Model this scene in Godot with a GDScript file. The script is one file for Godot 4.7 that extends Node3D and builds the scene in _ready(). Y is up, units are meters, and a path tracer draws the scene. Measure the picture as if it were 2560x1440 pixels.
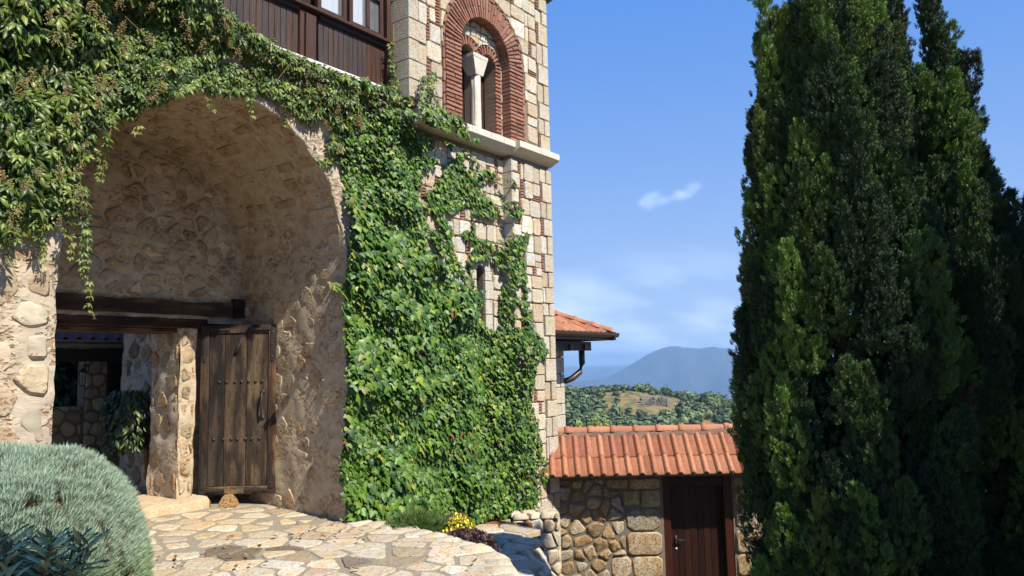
extends Node3D

# Facade frame: x runs along the gatehouse front (t), y up (h), z out of the front (o).
const BASE := Vector3(-1.742, 0.0, -8.076)
const YAW := 0.921534
const AX := -1.46      # arch centre along the front
const AR := 1.41       # half width
const AV := 1.45       # rise
const AS := 2.75       # springing
const VD := 1.9        # depth of the vault

var R := RandomNumberGenerator.new()
var FN := FastNoiseLite.new()
var used := {}
var M := {}
var F: Transform3D


# ---------------------------------------------------------------- mesh builder
class B:
	var st := SurfaceTool.new()
	func _init(smooth := false) -> void:
		st.begin(Mesh.PRIMITIVE_TRIANGLES)
		st.set_smooth_group(0 if smooth else -1)
	func tint(c: Color) -> void:
		st.set_color(c)
	func tri(a: Vector3, b: Vector3, c: Vector3) -> void:
		st.add_vertex(a); st.add_vertex(c); st.add_vertex(b)
	func quad(a: Vector3, b: Vector3, c: Vector3, d: Vector3) -> void:
		tri(a, b, c); tri(a, c, d)
	func box(c: Vector3, s: Vector3, xf := Transform3D.IDENTITY) -> void:
		var h := s / 2
		var p := []
		for k in 8:
			p.append(xf * (c + Vector3(h.x if k & 1 else -h.x, h.y if k & 2 else -h.y, h.z if k & 4 else -h.z)))
		quad(p[4], p[5], p[7], p[6]); quad(p[1], p[0], p[2], p[3])
		quad(p[5], p[1], p[3], p[7]); quad(p[0], p[4], p[6], p[2])
		quad(p[6], p[7], p[3], p[2]); quad(p[0], p[1], p[5], p[4])
	func bbox(c: Vector3, s: Vector3, b: float, xf := Transform3D.IDENTITY) -> void:   # box whose four front edges are chamfered
		var h := s / 2
		var k := [Vector2(-1, -1), Vector2(1, -1), Vector2(1, 1), Vector2(-1, 1)]
		var r0 := []; var r1 := []; var r2 := []
		for q in k:
			r0.append(xf * (c + Vector3(q.x * h.x, q.y * h.y, -h.z)))
			r1.append(xf * (c + Vector3(q.x * h.x, q.y * h.y, h.z - b)))
			r2.append(xf * (c + Vector3(q.x * (h.x - b), q.y * (h.y - b), h.z)))
		for i in 4:
			var j := (i + 1) % 4
			quad(r0[i], r0[j], r1[j], r1[i]); quad(r1[i], r1[j], r2[j], r2[i])
		quad(r2[0], r2[1], r2[2], r2[3])
		quad(r0[3], r0[2], r0[1], r0[0])
	func tube(path: Array, radii: Array, sides := 6, caps := true) -> void:
		var rings := []
		for i in path.size():
			var d: Vector3 = (path[mini(i + 1, path.size() - 1)] - path[maxi(i - 1, 0)]).normalized()
			var u := d.cross(Vector3(0.3, 0.1, 0.95) if absf(d.y) > 0.9 else Vector3.UP).normalized()
			var v := d.cross(u)
			var ring := []
			for k in sides:
				var a := TAU * k / sides
				ring.append(path[i] + (u * cos(a) + v * sin(a)) * radii[i])
			rings.append(ring)
		for i in path.size() - 1:
			for k in sides:
				var j := (k + 1) % sides
				quad(rings[i][k], rings[i][j], rings[i + 1][j], rings[i + 1][k])
		if caps:
			var n := path.size() - 1
			for k in range(1, sides - 1):
				tri(rings[0][0], rings[0][k + 1], rings[0][k])
				tri(rings[n][0], rings[n][k], rings[n][k + 1])
	func prism(poly: PackedVector2Array, z0: float, z1: float, xf := Transform3D.IDENTITY) -> void:   # poly anticlockwise
		var n := poly.size()
		for i in n:
			var a := poly[i]; var b := poly[(i + 1) % n]
			quad(xf * Vector3(a.x, a.y, z0), xf * Vector3(b.x, b.y, z0), xf * Vector3(b.x, b.y, z1), xf * Vector3(a.x, a.y, z1))
		var t := Geometry2D.triangulate_polygon(poly)
		for i in range(0, t.size(), 3):
			var a := poly[t[i]]; var b := poly[t[i + 1]]; var c := poly[t[i + 2]]
			if (b - a).cross(c - a) < 0:
				var s := b; b = c; c = s
			tri(xf * Vector3(a.x, a.y, z1), xf * Vector3(b.x, b.y, z1), xf * Vector3(c.x, c.y, z1))
			tri(xf * Vector3(a.x, a.y, z0), xf * Vector3(c.x, c.y, z0), xf * Vector3(b.x, b.y, z0))
	func sheet(g: Array) -> void:   # rows of points
		for i in g.size() - 1:
			for j in g[i].size() - 1:
				quad(g[i][j], g[i][j + 1], g[i + 1][j + 1], g[i + 1][j])
	func ball(c: Vector3, r: Vector3, nu := 8, nv := 6) -> void:
		var g := []
		for i in nv + 1:
			var row := []
			var e := -PI / 2 + PI * i / nv
			for j in nu + 1:
				var a := TAU * j / nu
				row.append(c + Vector3(r.x * cos(e) * sin(a), r.y * sin(e), r.z * cos(e) * cos(a)))
			g.append(row)
		sheet(g)
	func done() -> ArrayMesh:
		st.generate_normals()
		return st.commit()


# ---------------------------------------------------------------- scene helpers
func numbered(s: String) -> String:
	used[s] = used.get(s, -1) + 1
	return s if used[s] == 0 else "%s_%03d" % [s, used[s]]

func tag(o: Node, label: String, category := "", group := "", kind := "") -> Node:
	if label: o.set_meta("label", label)
	if category: o.set_meta("category", category)
	if group: o.set_meta("group", group)
	if kind: o.set_meta("kind", kind)
	return o

func thing(called: String, label: String, category: String, xf := Transform3D.IDENTITY, group := "") -> Node3D:
	var o := Node3D.new()
	o.name = numbered(called)
	add_child(o)
	o.transform = xf
	tag(o, label, category, group)
	return o

func part(par: Node, called: String, mesh: Mesh, m: Material, xf := Transform3D.IDENTITY) -> MeshInstance3D:
	var o := MeshInstance3D.new()
	o.name = called
	o.mesh = mesh
	o.material_override = m
	o.transform = xf
	par.add_child(o, true)
	return o

func grained(par: Node, called: String, size: Vector3, bev: float, col: Color, m: Material, at: Vector3, turn := Basis.IDENTITY) -> MeshInstance3D:   # board with its own stretch of grain
	var off := Vector3(rf(-3, 3), rf(-3, 3), rf(-3, 3))
	var b := B.new()
	b.tint(col)
	b.bbox(off, size, bev)
	return part(par, called, b.done(), m, Transform3D(turn, at - turn * off))

func struct(called: String, mesh: Mesh, m: Material, label := "") -> MeshInstance3D:
	var o := part(self, numbered(called), mesh, m)
	tag(o, label, "", "", "structure")
	return o

func multi(par: Node, called: String, mesh: Mesh, m: Material, xfs: Array, cols: Array, kind := "stuff") -> MultiMeshInstance3D:
	var mm := MultiMesh.new()
	mm.transform_format = MultiMesh.TRANSFORM_3D
	mm.use_colors = true
	mm.mesh = mesh
	mm.instance_count = xfs.size()
	for i in xfs.size():
		mm.set_instance_transform(i, xfs[i])
		mm.set_instance_color(i, cols[i])
	var o := MultiMeshInstance3D.new()
	o.name = called
	o.multimesh = mm
	o.material_override = m
	par.add_child(o, true)
	if kind: o.set_meta("kind", kind)
	return o

func rf(a: float, b: float) -> float:
	return R.randf_range(a, b)

func nz(p: Vector3, f := 1.0) -> float:   # -1..1, about f bumps a metre
	return FN.get_noise_3d(p.x * f * 100.0, p.y * f * 100.0, p.z * f * 100.0) * 1.6

func lin(c: Color, k := 1.0) -> Color:
	return Color(c.r * k, c.g * k, c.b * k)

func pick(a: Array):
	return a[R.randi() % a.size()]

func vary(c: Color, by := 0.15) -> Color:
	var k := 1.0 + rf(-by, by)
	var w := rf(-by, by) * 0.3
	return Color(c.r * k * (1 + w), c.g * k, c.b * k * (1 - w))


# ---------------------------------------------------------------- textures and materials
func grain(sd: int, freq: float, oct := 3, kind := FastNoiseLite.TYPE_SIMPLEX_SMOOTH, size := 512) -> PackedByteArray:
	var n := FastNoiseLite.new()
	n.seed = sd
	n.frequency = freq
	n.noise_type = kind
	n.fractal_octaves = oct
	n.fractal_type = FastNoiseLite.FRACTAL_FBM if oct > 1 else FastNoiseLite.FRACTAL_NONE
	if kind == FastNoiseLite.TYPE_CELLULAR:
		n.cellular_return_type = FastNoiseLite.RETURN_DISTANCE
	var im := n.get_seamless_image(size, size)
	im.convert(Image.FORMAT_L8)
	return im.get_data()

func tex(f: Callable, size := 512) -> ImageTexture:
	var im := Image.create_empty(size, size, false, Image.FORMAT_RGB8)
	for y in size:
		for x in size:
			im.set_pixel(x, y, f.call(x, y))
	return ImageTexture.create_from_image(im)

func mat(called: String, albedo: Color, rough := 0.9, color_tex: Texture2D = null, height_tex: Texture2D = null, hs := 0.0, scale := Vector3.ONE, vertex := false, world := true) -> StandardMaterial3D:
	var m := StandardMaterial3D.new()
	m.resource_name = called
	m.albedo_color = albedo.linear_to_srgb()
	m.roughness = rough
	m.metallic_specular = 0.4
	m.vertex_color_use_as_albedo = vertex
	if color_tex: m.albedo_texture = color_tex
	if height_tex:
		m.heightmap_enabled = true
		m.heightmap_texture = height_tex
		m.heightmap_scale = hs
	if color_tex or height_tex:
		m.uv1_triplanar = true
		m.uv1_world_triplanar = world
		m.uv1_scale = scale
	M[called] = m
	return m

func leaf_mat(called: String, albedo: Color, rough: float, back: float, vertex := true) -> StandardMaterial3D:
	var m := mat(called, albedo, rough, null, null, 0, Vector3.ONE, vertex)
	m.cull_mode = BaseMaterial3D.CULL_DISABLED
	m.metallic_specular = 0.45
	if back > 0:
		m.backlight_enabled = true
		m.backlight = Color(back * 0.85, back, back * 0.25)
	return m

func materials() -> void:
	var a := grain(1, 0.006, 4)
	var b := grain(2, 0.035, 4)
	var p := grain(3, 0.055, 2)
	var q := grain(4, 0.018, 3)
	var g := grain(5, 0.16, 2)
	var sm := func(v: float, lo: float, hi: float) -> float: return smoothstep(lo, hi, v / 255.0)
	var at := func(d: PackedByteArray, x: int, y: int) -> int: return d[(y & 511) * 512 + (x & 511)]
	# travertine: pale stone with ochre clouds and small pits
	var stone_c := tex(func(x, y):
		var i: int = y * 512 + x
		var pit: float = sm.call(p[((y * 2) & 511) * 512 + x], 0.66, 0.78) * sm.call(q[i], 0.40, 0.60)
		var c := Color(0.97, 0.95, 0.91).lerp(Color(0.96, 0.89, 0.76), sm.call(a[i], 0.50, 0.80))
		return lin(c, (0.86 + 0.14 * b[i] / 255.0) * (1.0 - 0.5 * pit)))
	var stone_h := tex(func(x, y):
		var i: int = y * 512 + x
		var pit: float = sm.call(p[((y * 2) & 511) * 512 + x], 0.66, 0.78) * sm.call(q[i], 0.40, 0.60)
		var v: float = clampf(0.55 + 0.35 * b[i] / 255.0 - 0.5 * pit, 0, 1)
		return Color(v, v, v))
	# tufa: brown, deeply pitted
	var tufa_c := tex(func(x, y):
		var i: int = y * 512 + x
		var pit: float = sm.call(p[i], 0.60, 0.74) * sm.call(q[i], 0.36, 0.58)
		var c := Color(0.98, 0.94, 0.87).lerp(Color(0.93, 0.83, 0.68), sm.call(a[i], 0.42, 0.66))
		return lin(c, (0.84 + 0.16 * g[i] / 255.0) * (1.0 - 0.5 * pit)))
	var tufa_h := tex(func(x, y):
		var i: int = y * 512 + x
		var v: float = clampf(0.45 + 0.3 * q[i] / 255.0 + 0.15 * g[i] / 255.0 - 0.5 * sm.call(p[i], 0.58, 0.76) * sm.call(q[i], 0.36, 0.58), 0, 1)
		return Color(v, v, v))
	var sand_c := tex(func(x, y):
		var i: int = y * 512 + x
		return lin(Color(1, 0.97, 0.92), 0.66 + 0.22 * g[i] / 255.0 + 0.12 * q[i] / 255.0))
	var sand_h := tex(func(x, y):
		var v: float = (g[y * 512 + x] * 0.5 + b[y * 512 + x] * 0.5) / 255.0
		return Color(v, v, v))
	# lime plaster over rubble: streaks of rough brown stone showing through
	var plaster_c := tex(func(x, y):
		var i: int = y * 512 + x
		var open: float = sm.call(a[i], 0.48, 0.66) * sm.call(b[i], 0.46, 0.62)
		var c := Color(0.95, 0.92, 0.87).lerp(Color(0.66, 0.51, 0.35), open * 0.75)
		return lin(c, 0.78 + 0.22 * q[i] / 255.0))
	var plaster_h := tex(func(x, y):
		var i: int = y * 512 + x
		var open: float = sm.call(a[i], 0.48, 0.66) * sm.call(b[i], 0.44, 0.64)
		var v: float = clampf(0.55 + 0.3 * q[i] / 255.0 + 0.1 * g[i] / 255.0 - 0.5 * open, 0, 1)
		return Color(v, v, v))
	# wood: grain runs along v
	var wood_c := tex(func(x, y):
		var wob: float = q[y / 3 * 512 + x] / 255.0 * 40.0
		var line: float = 0.5 + 0.5 * sin((x + wob) * TAU / 512.0 * 21.0)
		var fine: float = g[(y / 12) * 512 + ((x * 3) & 511)] / 255.0
		return lin(Color(1, 0.94, 0.86), 0.45 + 0.30 * fine + 0.25 * line * b[(y / 6) * 512 + x] / 255.0))
	var wood_h := tex(func(x, y):
		var fine: float = g[(y / 12) * 512 + ((x * 3) & 511)] / 255.0
		return lin(Color(1, 1, 1), fine))
	var old_c := tex(func(x, y):   # weathered oak: dark grain lines, paler where the stain has worn off
		var wob: float = q[(y / 3) * 512 + x] / 255.0 * 150.0
		var line: float = absf(sin((x + wob) * TAU / 512.0 * 14.0))
		var fine: float = g[(y / 10) * 512 + ((x * 2) & 511)] / 255.0
		var worn: float = sm.call(a[i_(x, y)], 0.25, 0.85)
		var gr: float = lerpf(0.62, 1.0, smoothstep(0.05, 0.5, line)) * lerpf(0.72, 1.0, fine)
		return lin(Color(0.74, 0.66, 0.60).lerp(Color(1.0, 0.90, 0.76), worn), gr * (0.72 + 0.28 * worn)))
	var clay_c := tex(func(x, y):
		var i: int = y * 512 + x
		var stain: float = sm.call(a[i], 0.50, 0.70) * sm.call(g[i], 0.40, 0.75)
		return lin(Color(1, 0.97, 0.94).lerp(Color(0.62, 0.62, 0.58), stain * 0.55), 0.78 + 0.16 * b[i] / 255.0 + 0.06 * g[i] / 255.0 - 0.14 * sm.call(p[i], 0.62, 0.75)))
	var hill_c := tex(func(x, y):
		var i: int = y * 512 + x
		return Color(1.0, 0.91, 0.74).lerp(Color(0.72, 0.74, 0.52), sm.call(q[i], 0.42, 0.66)))
	var mount_c := tex(func(x, y):
		var i: int = y * 512 + x
		return lin(Color(0.72, 0.80, 0.58).lerp(Color(1.0, 0.88, 0.70), sm.call(q[i], 0.48, 0.64)), 0.55 + 0.45 * b[i] / 255.0))

	mat("ashlar", Color(1, 1, 1), 0.92, stone_c, stone_h, 1.2, Vector3.ONE * 1.9, true)
	mat("rubble", Color(1, 1, 1), 0.95, tufa_c, tufa_h, 2.6, Vector3.ONE * 1.7, true)
	mat("flag", Color(1, 1, 1), 0.85, stone_c, stone_h, 0.8, Vector3.ONE * 1.3, true)
	mat("mortar", Color(0.30, 0.275, 0.235), 0.97, sand_c, sand_h, 0.8, Vector3.ONE * 1.6)
	mat("grey_mortar", Color(0.28, 0.255, 0.215), 0.97, sand_c, sand_h, 1.2, Vector3.ONE * 1.6)
	mat("vault_stone", Color(1, 1, 1), 0.95, plaster_c, plaster_h, 1.3, Vector3.ONE * 1.3, true)
	mat("plaster", Color(0.66, 0.58, 0.46), 0.95, plaster_c, plaster_h, 1.2, Vector3.ONE * 0.9)
	mat("lime", Color(0.64, 0.58, 0.49), 0.95, plaster_c, plaster_h, 3.0, Vector3.ONE * 0.9)
	mat("soil", Color(0.10, 0.075, 0.05), 1.0, sand_c, sand_h, 2.0, Vector3.ONE * 2.0)
	mat("earth", Color(0.20, 0.17, 0.09), 1.0, hill_c, sand_h, 2.0, Vector3.ONE * 0.2)
	mat("brick", Color(1, 1, 1), 0.92, clay_c, sand_h, 0.5, Vector3.ONE * 2.3, true)
	mat("clay", Color(1, 1, 1), 0.75, clay_c, sand_h, 0.15, Vector3.ONE * 2.0, true)
	mat("white_stone", Color(0.86, 0.85, 0.82), 0.8, sand_c, sand_h, 0.12, Vector3.ONE * 1.2)
	mat("white_paint", Color(0.72, 0.70, 0.66), 0.7)
	mat("board", Color(1, 1, 1), 0.42, wood_c, wood_h, 0.25, Vector3(2.2, 0.35, 2.2), true, false)
	mat("oak", Color(1, 1, 1), 0.85, old_c, wood_h, 0.7, Vector3(1.9, 0.42, 1.9), true, false)
	mat("timber", Color(1, 1, 1), 0.85, old_c, wood_h, 0.9, Vector3(0.4, 1.9, 1.9), true, false)
	mat("iron", Color(0.045, 0.04, 0.038), 0.55).metallic = 0.5
	mat("gutter", Color(0.055, 0.04, 0.036), 0.4)
	mat("dark_room", Color(0.02, 0.018, 0.016), 0.9)
	mat("curtain", Color(0.42, 0.46, 0.53), 0.9)
	var glass := mat("pane", Color(0.9, 0.95, 1.0), 0.03)
	glass.transparency = BaseMaterial3D.TRANSPARENCY_ALPHA
	glass.albedo_color.a = 0.12
	mat("hill", Color(0.225, 0.20, 0.14), 1.0, hill_c, null, 0, Vector3.ONE * 0.02)
	mat("mountain", Color(0.14, 0.14, 0.105), 1.0, mount_c, null, 0, Vector3.ONE * 0.0022)
	leaf_mat("ivy", Color(1, 1, 1), 0.5, 0.3)
	leaf_mat("vine", Color(1, 1, 1), 0.42, 0.35)
	leaf_mat("needle", Color(1, 1, 1), 0.6, 0.2)
	leaf_mat("soft_leaf", Color(1, 1, 1), 0.6, 0.25)
	leaf_mat("twig", Color(0.16, 0.09, 0.045), 0.8, 0.0, false)
	leaf_mat("bark", Color(0.22, 0.17, 0.12), 0.9, 0.0, false)
	for k in 4:
		leaf_mat("ivy_leaf_%d" % k, [Color(0.07, 0.15, 0.022), Color(0.055, 0.125, 0.022), Color(0.10, 0.18, 0.03), Color(0.04, 0.095, 0.02)][k], 0.42, 0.35, false)
		leaf_mat("vine_leaf_%d" % k, [Color(0.07, 0.135, 0.024), Color(0.05, 0.105, 0.02), Color(0.10, 0.165, 0.03), Color(0.04, 0.08, 0.02)][k], 0.42, 0.35, false)
		leaf_mat("sage_leaf_%d" % k, [Color(0.26, 0.31, 0.15), Color(0.31, 0.36, 0.19), Color(0.21, 0.25, 0.12), Color(0.34, 0.38, 0.21)][k], 0.6, 0.12, false)

func i_(x: int, y: int) -> int:
	return y * 512 + x


# ---------------------------------------------------------------- polygons and stones
func area(p: PackedVector2Array) -> float:
	var s := 0.0
	for i in p.size():
		s += p[i].cross(p[(i + 1) % p.size()])
	return s / 2

func ccw(p: PackedVector2Array) -> PackedVector2Array:
	if area(p) < 0:
		p.reverse()
	return p

func centre(p: PackedVector2Array) -> Vector2:
	var c := Vector2.ZERO
	for q in p: c += q
	return c / p.size()

func rectp(x0: float, y0: float, x1: float, y1: float) -> PackedVector2Array:
	return PackedVector2Array([Vector2(x0, y0), Vector2(x1, y0), Vector2(x1, y1), Vector2(x0, y1)])

func chaikin(p: PackedVector2Array, k := 0.22) -> PackedVector2Array:
	var o := PackedVector2Array()
	for i in p.size():
		var a := p[i]; var b := p[(i + 1) % p.size()]
		o.append(a.lerp(b, k)); o.append(a.lerp(b, 1 - k))
	return o

func tidy(p: PackedVector2Array, least := 0.012) -> PackedVector2Array:
	var o := PackedVector2Array()
	for q in p:
		if o.is_empty() or o[o.size() - 1].distance_to(q) > least: o.append(q)
	while o.size() > 3 and o[0].distance_to(o[o.size() - 1]) <= least: o.remove_at(o.size() - 1)
	return o

func shrink(p: PackedVector2Array, by: float) -> PackedVector2Array:
	var r := Geometry2D.offset_polygon(p, -by, Geometry2D.JOIN_MITER)
	var best := PackedVector2Array()
	for q in r:
		if best.is_empty() or absf(area(q)) > absf(area(best)): best = q
	return ccw(best)

func stone(poly: PackedVector2Array, z0: float, z1: float, bev: float, col: Color, soft := false, lump := 0.0) -> ArrayMesh:
	var b := B.new(soft)
	b.tint(col)
	var c := centre(poly)
	var n := poly.size()
	var r2 := PackedVector2Array()
	var zs := []
	for q in poly:
		var d := c - q
		r2.append(q + d.normalized() * minf(bev, d.length() * 0.4))
		zs.append(z1 + (rf(-0.5, 0.5) * lump))
	for i in n:
		var j := (i + 1) % n
		b.quad(Vector3(poly[i].x, poly[i].y, z0), Vector3(poly[j].x, poly[j].y, z0), Vector3(poly[j].x, poly[j].y, z1 - bev), Vector3(poly[i].x, poly[i].y, z1 - bev))
		b.quad(Vector3(poly[i].x, poly[i].y, z1 - bev), Vector3(poly[j].x, poly[j].y, z1 - bev), Vector3(r2[j].x, r2[j].y, zs[j]), Vector3(r2[i].x, r2[i].y, zs[i]))
	if soft: b.st.set_smooth_group(1)
	if soft or Geometry2D.is_point_in_polygon(c, poly) and n <= 6:
		for i in n:
			var j := (i + 1) % n
			b.tri(Vector3(r2[i].x, r2[i].y, zs[i]), Vector3(r2[j].x, r2[j].y, zs[j]), Vector3(c.x, c.y, z1 + lump * 0.6))
	else:
		var t := Geometry2D.triangulate_polygon(r2)
		for i in range(0, t.size(), 3):
			var x: int = t[i]; var y: int = t[i + 1]; var w: int = t[i + 2]
			if (r2[y] - r2[x]).cross(r2[w] - r2[x]) < 0:
				var s := y; y = w; w = s
			b.tri(Vector3(r2[x].x, r2[x].y, zs[x]), Vector3(r2[y].x, r2[y].y, zs[y]), Vector3(r2[w].x, r2[w].y, zs[w]))
	return b.done()

func voronoi(region: PackedVector2Array, step: Vector2, jit: float, warp := 0.0) -> Array:
	var lo := region[0]; var hi := region[0]
	for q in region:
		lo = lo.min(q); hi = hi.max(q)
	lo -= step * 1.5; hi += step * 1.5
	var seeds := []
	var row := 0
	var y := lo.y
	while y < hi.y:
		var x := lo.x + (step.x * 0.5 if row % 2 else 0.0)
		while x < hi.x:
			var s := 1.0 + warp * FN.get_noise_2d(x * 60.0, y * 60.0)
			seeds.append(Vector2(x + rf(-jit, jit) * step.x, y + rf(-jit, jit) * step.y * s))
			x += step.x
		y += step.y
		row += 1
	var out := []
	var far := maxf(step.x, step.y) * 3.2
	for s in seeds:
		var cell := rectp(s.x - far, s.y - far, s.x + far, s.y + far)
		for o in seeds:
			if o == s or s.distance_to(o) > far: continue
			var m: Vector2 = (s + o) / 2
			var d: Vector2 = (o - s).normalized()
			var nc := PackedVector2Array()
			for i in cell.size():
				var a := cell[i]; var b := cell[(i + 1) % cell.size()]
				var da := (a - m).dot(d); var db := (b - m).dot(d)
				if da <= 0: nc.append(a)
				if (da < 0) != (db < 0) and da != db: nc.append(a.lerp(b, da / (da - db)))
			cell = nc
			if cell.size() < 3: break
		if cell.size() < 3: continue
		for r in Geometry2D.intersect_polygons(cell, region):
			if absf(area(r)) > step.x * step.y * 0.08: out.append(ccw(r))
	return out

func split(r: Rect2, lo: float, hi: float, out: Array) -> void:
	var w := r.size.x; var h := r.size.y
	if w <= hi * 1.15 and h <= hi * 0.92 and (w * h < hi * hi * 0.75 or R.randf() < 0.35):
		out.append(r)
		return
	if w * rf(0.75, 1.25) > h * 1.25 and w > lo * 2 or h <= lo * 2:
		if w <= lo * 2:
			out.append(r); return
		var k := clampf(w * rf(0.32, 0.68), lo, w - lo)
		split(Rect2(r.position, Vector2(k, h)), lo, hi, out)
		split(Rect2(r.position + Vector2(k, 0), Vector2(w - k, h)), lo, hi, out)
	else:
		var k := clampf(h * rf(0.32, 0.68), lo, h - lo)
		split(Rect2(r.position, Vector2(w, k)), lo, hi, out)
		split(Rect2(r.position + Vector2(0, k), Vector2(w, h - k)), lo, hi, out)

const STONE_TINTS := [Color(0.664, 0.615, 0.532), Color(0.704, 0.684, 0.642), Color(0.625, 0.541, 0.438), Color(0.685, 0.650, 0.587), Color(0.604, 0.562, 0.493), Color(0.720, 0.719, 0.705), Color(0.636, 0.573, 0.483)]
const BRICK_TINTS := [Color(0.41, 0.205, 0.15), Color(0.37, 0.18, 0.13), Color(0.45, 0.245, 0.185), Color(0.33, 0.16, 0.12)]
const RUBBLE_TINTS := [Color(0.54, 0.44, 0.31), Color(0.50, 0.39, 0.26), Color(0.58, 0.51, 0.40), Color(0.44, 0.345, 0.24), Color(0.60, 0.55, 0.46), Color(0.52, 0.50, 0.47)]

func brick_mesh(w: float, h: float, d: float) -> ArrayMesh:
	var b := B.new()
	b.tint(vary(pick(BRICK_TINTS), 0.16))
	b.bbox(Vector3.ZERO, Vector3(w, h, d), 0.005)
	return b.done()

func ashlar(par: Node, r: Rect2, holes: Array, z0: float, z1: float, lo: float, hi: float, fillers := 0.3) -> void:
	var rects := []
	split(r, lo, hi, rects)
	for s in rects:
		var keep: Rect2 = s
		if R.randf() < fillers and s.size.x > 0.15 and s.size.y > 0.10:
			var k := rf(0.06, 0.085)
			var slot: Rect2
			if s.size.x > s.size.y * 0.8:
				slot = Rect2(s.position, Vector2(k, s.size.y))
				keep = Rect2(s.position + Vector2(k, 0), s.size - Vector2(k, 0))
			else:
				slot = Rect2(s.position, Vector2(s.size.x, k))
				keep = Rect2(s.position + Vector2(0, k), s.size - Vector2(0, k))
			var clear := true
			for h in holes:
				if not Geometry2D.intersect_polygons(rectp(slot.position.x, slot.position.y, slot.end.x, slot.end.y), h).is_empty(): clear = false
			if clear and R.randf() < 0.75:
				var n := maxi(1, roundi(slot.size.y / 0.042))
				for i in n:
					var bh := slot.size.y / n
					var tilt := Basis(Vector3.BACK, rf(-0.05, 0.05))
					part(par, "brick", brick_mesh(slot.size.x - 0.012, bh - 0.011, 0.06), M.brick, Transform3D(tilt, Vector3(slot.position.x + slot.size.x / 2, slot.position.y + bh * (i + 0.5), z1 - 0.036)))
			elif clear:
				part(par, "stone", stone(shrink(rectp(slot.position.x, slot.position.y, slot.end.x, slot.end.y), 0.006), z0, z1 - 0.006, 0.006, vary(pick(STONE_TINTS))), M.ashlar)
		var polys := [rectp(keep.position.x, keep.position.y, keep.end.x, keep.end.y)]
		for h in holes:
			var nx := []
			for q in polys: nx += Geometry2D.clip_polygons(q, h)
			polys = nx
		for q in polys:
			if absf(area(q)) < 0.003: continue
			var s2 := shrink(ccw(q), 0.007)
			if s2.size() < 3: continue
			for i in s2.size(): s2[i] += Vector2(rf(-0.006, 0.006), rf(-0.006, 0.006))
			if s2.size() == 4: s2 = chaikin(s2, rf(0.05, 0.14))
			part(par, "stone", stone(s2, z0, z1 + rf(-0.008, 0.010), rf(0.006, 0.012), vary(pick(STONE_TINTS)), false, 0.008), M.ashlar)

func rubble(par: Node, cells: Array, gap: float, z0: float, z1: float, lump: float, tints: Array, m: Material, xf := Transform3D.IDENTITY, called := "stone", most := 300, keep := 1.0) -> void:
	var n := 0
	for c in cells:
		if R.randf() > keep: continue
		var s := tidy(shrink(c, gap * rf(0.6, 1.3)))
		if s.size() < 3 or absf(area(s)) < 0.002: continue
		for i in s.size(): s[i] += Vector2(rf(-1, 1), rf(-1, 1)) * gap * 0.3
		s = chaikin(s, rf(0.09, 0.20))
		part(par, called, stone(s, z0, z1 + rf(-0.5, 0.5) * lump, minf(0.022, (z1 - z0) * 0.6), vary(pick(tints), 0.2), true, lump), m, xf)
		n += 1
		if n >= most: return


# ---------------------------------------------------------------- setting
func sun_and_sky() -> void:
	var cam := Camera3D.new()
	cam.name = "camera"
	add_child(cam)
	cam.position = Vector3(0, 1.55, 0)
	cam.basis = Basis(Vector3.RIGHT, deg_to_rad(6.0)) * Basis(Vector3.BACK, deg_to_rad(-1.25))
	cam.fov = 2.0 * rad_to_deg(atan(720.0 / 1900.0))
	cam.near = 0.1
	cam.far = 20000.0
	cam.current = true
	var env := Environment.new()
	env.background_mode = Environment.BG_SKY
	var sky := ProceduralSkyMaterial.new()
	sky.sky_top_color = Color(0.22, 0.443, 0.735)
	sky.sky_horizon_color = Color(0.62, 0.71, 0.82)
	sky.sky_curve = 0.17
	sky.ground_bottom_color = Color(0.36, 0.34, 0.28)
	sky.ground_horizon_color = Color(0.60, 0.66, 0.74)
	sky.sun_angle_max = 8.0
	sky.sky_cover = clouds()
	sky.sky_cover_modulate = Color(0.55, 0.55, 0.55, 1.0)
	env.sky = Sky.new()
	env.sky.sky_material = sky
	env.tonemap_mode = Environment.TONE_MAPPER_LINEAR
	env.tonemap_exposure = 1.65
	env.sdfgi_enabled = true
	env.ssao_enabled = true
	env.ssil_enabled = true
	env.fog_enabled = true
	env.fog_density = 0.00019
	env.fog_light_color = Color(0.62, 0.81, 1.0)
	var we := WorldEnvironment.new()
	we.name = "environment"
	we.environment = env
	add_child(we)
	var sun := DirectionalLight3D.new()
	sun.name = "sun"
	sun.light_energy = 1.6
	sun.light_color = Color(1.0, 0.965, 0.905)
	sun.light_angular_distance = 0.5
	sun.shadow_enabled = true
	add_child(sun)
	sun.look_at_from_position(Vector3(0.718, 1.13, 0.696) * 20.0, Vector3.ZERO)

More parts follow.
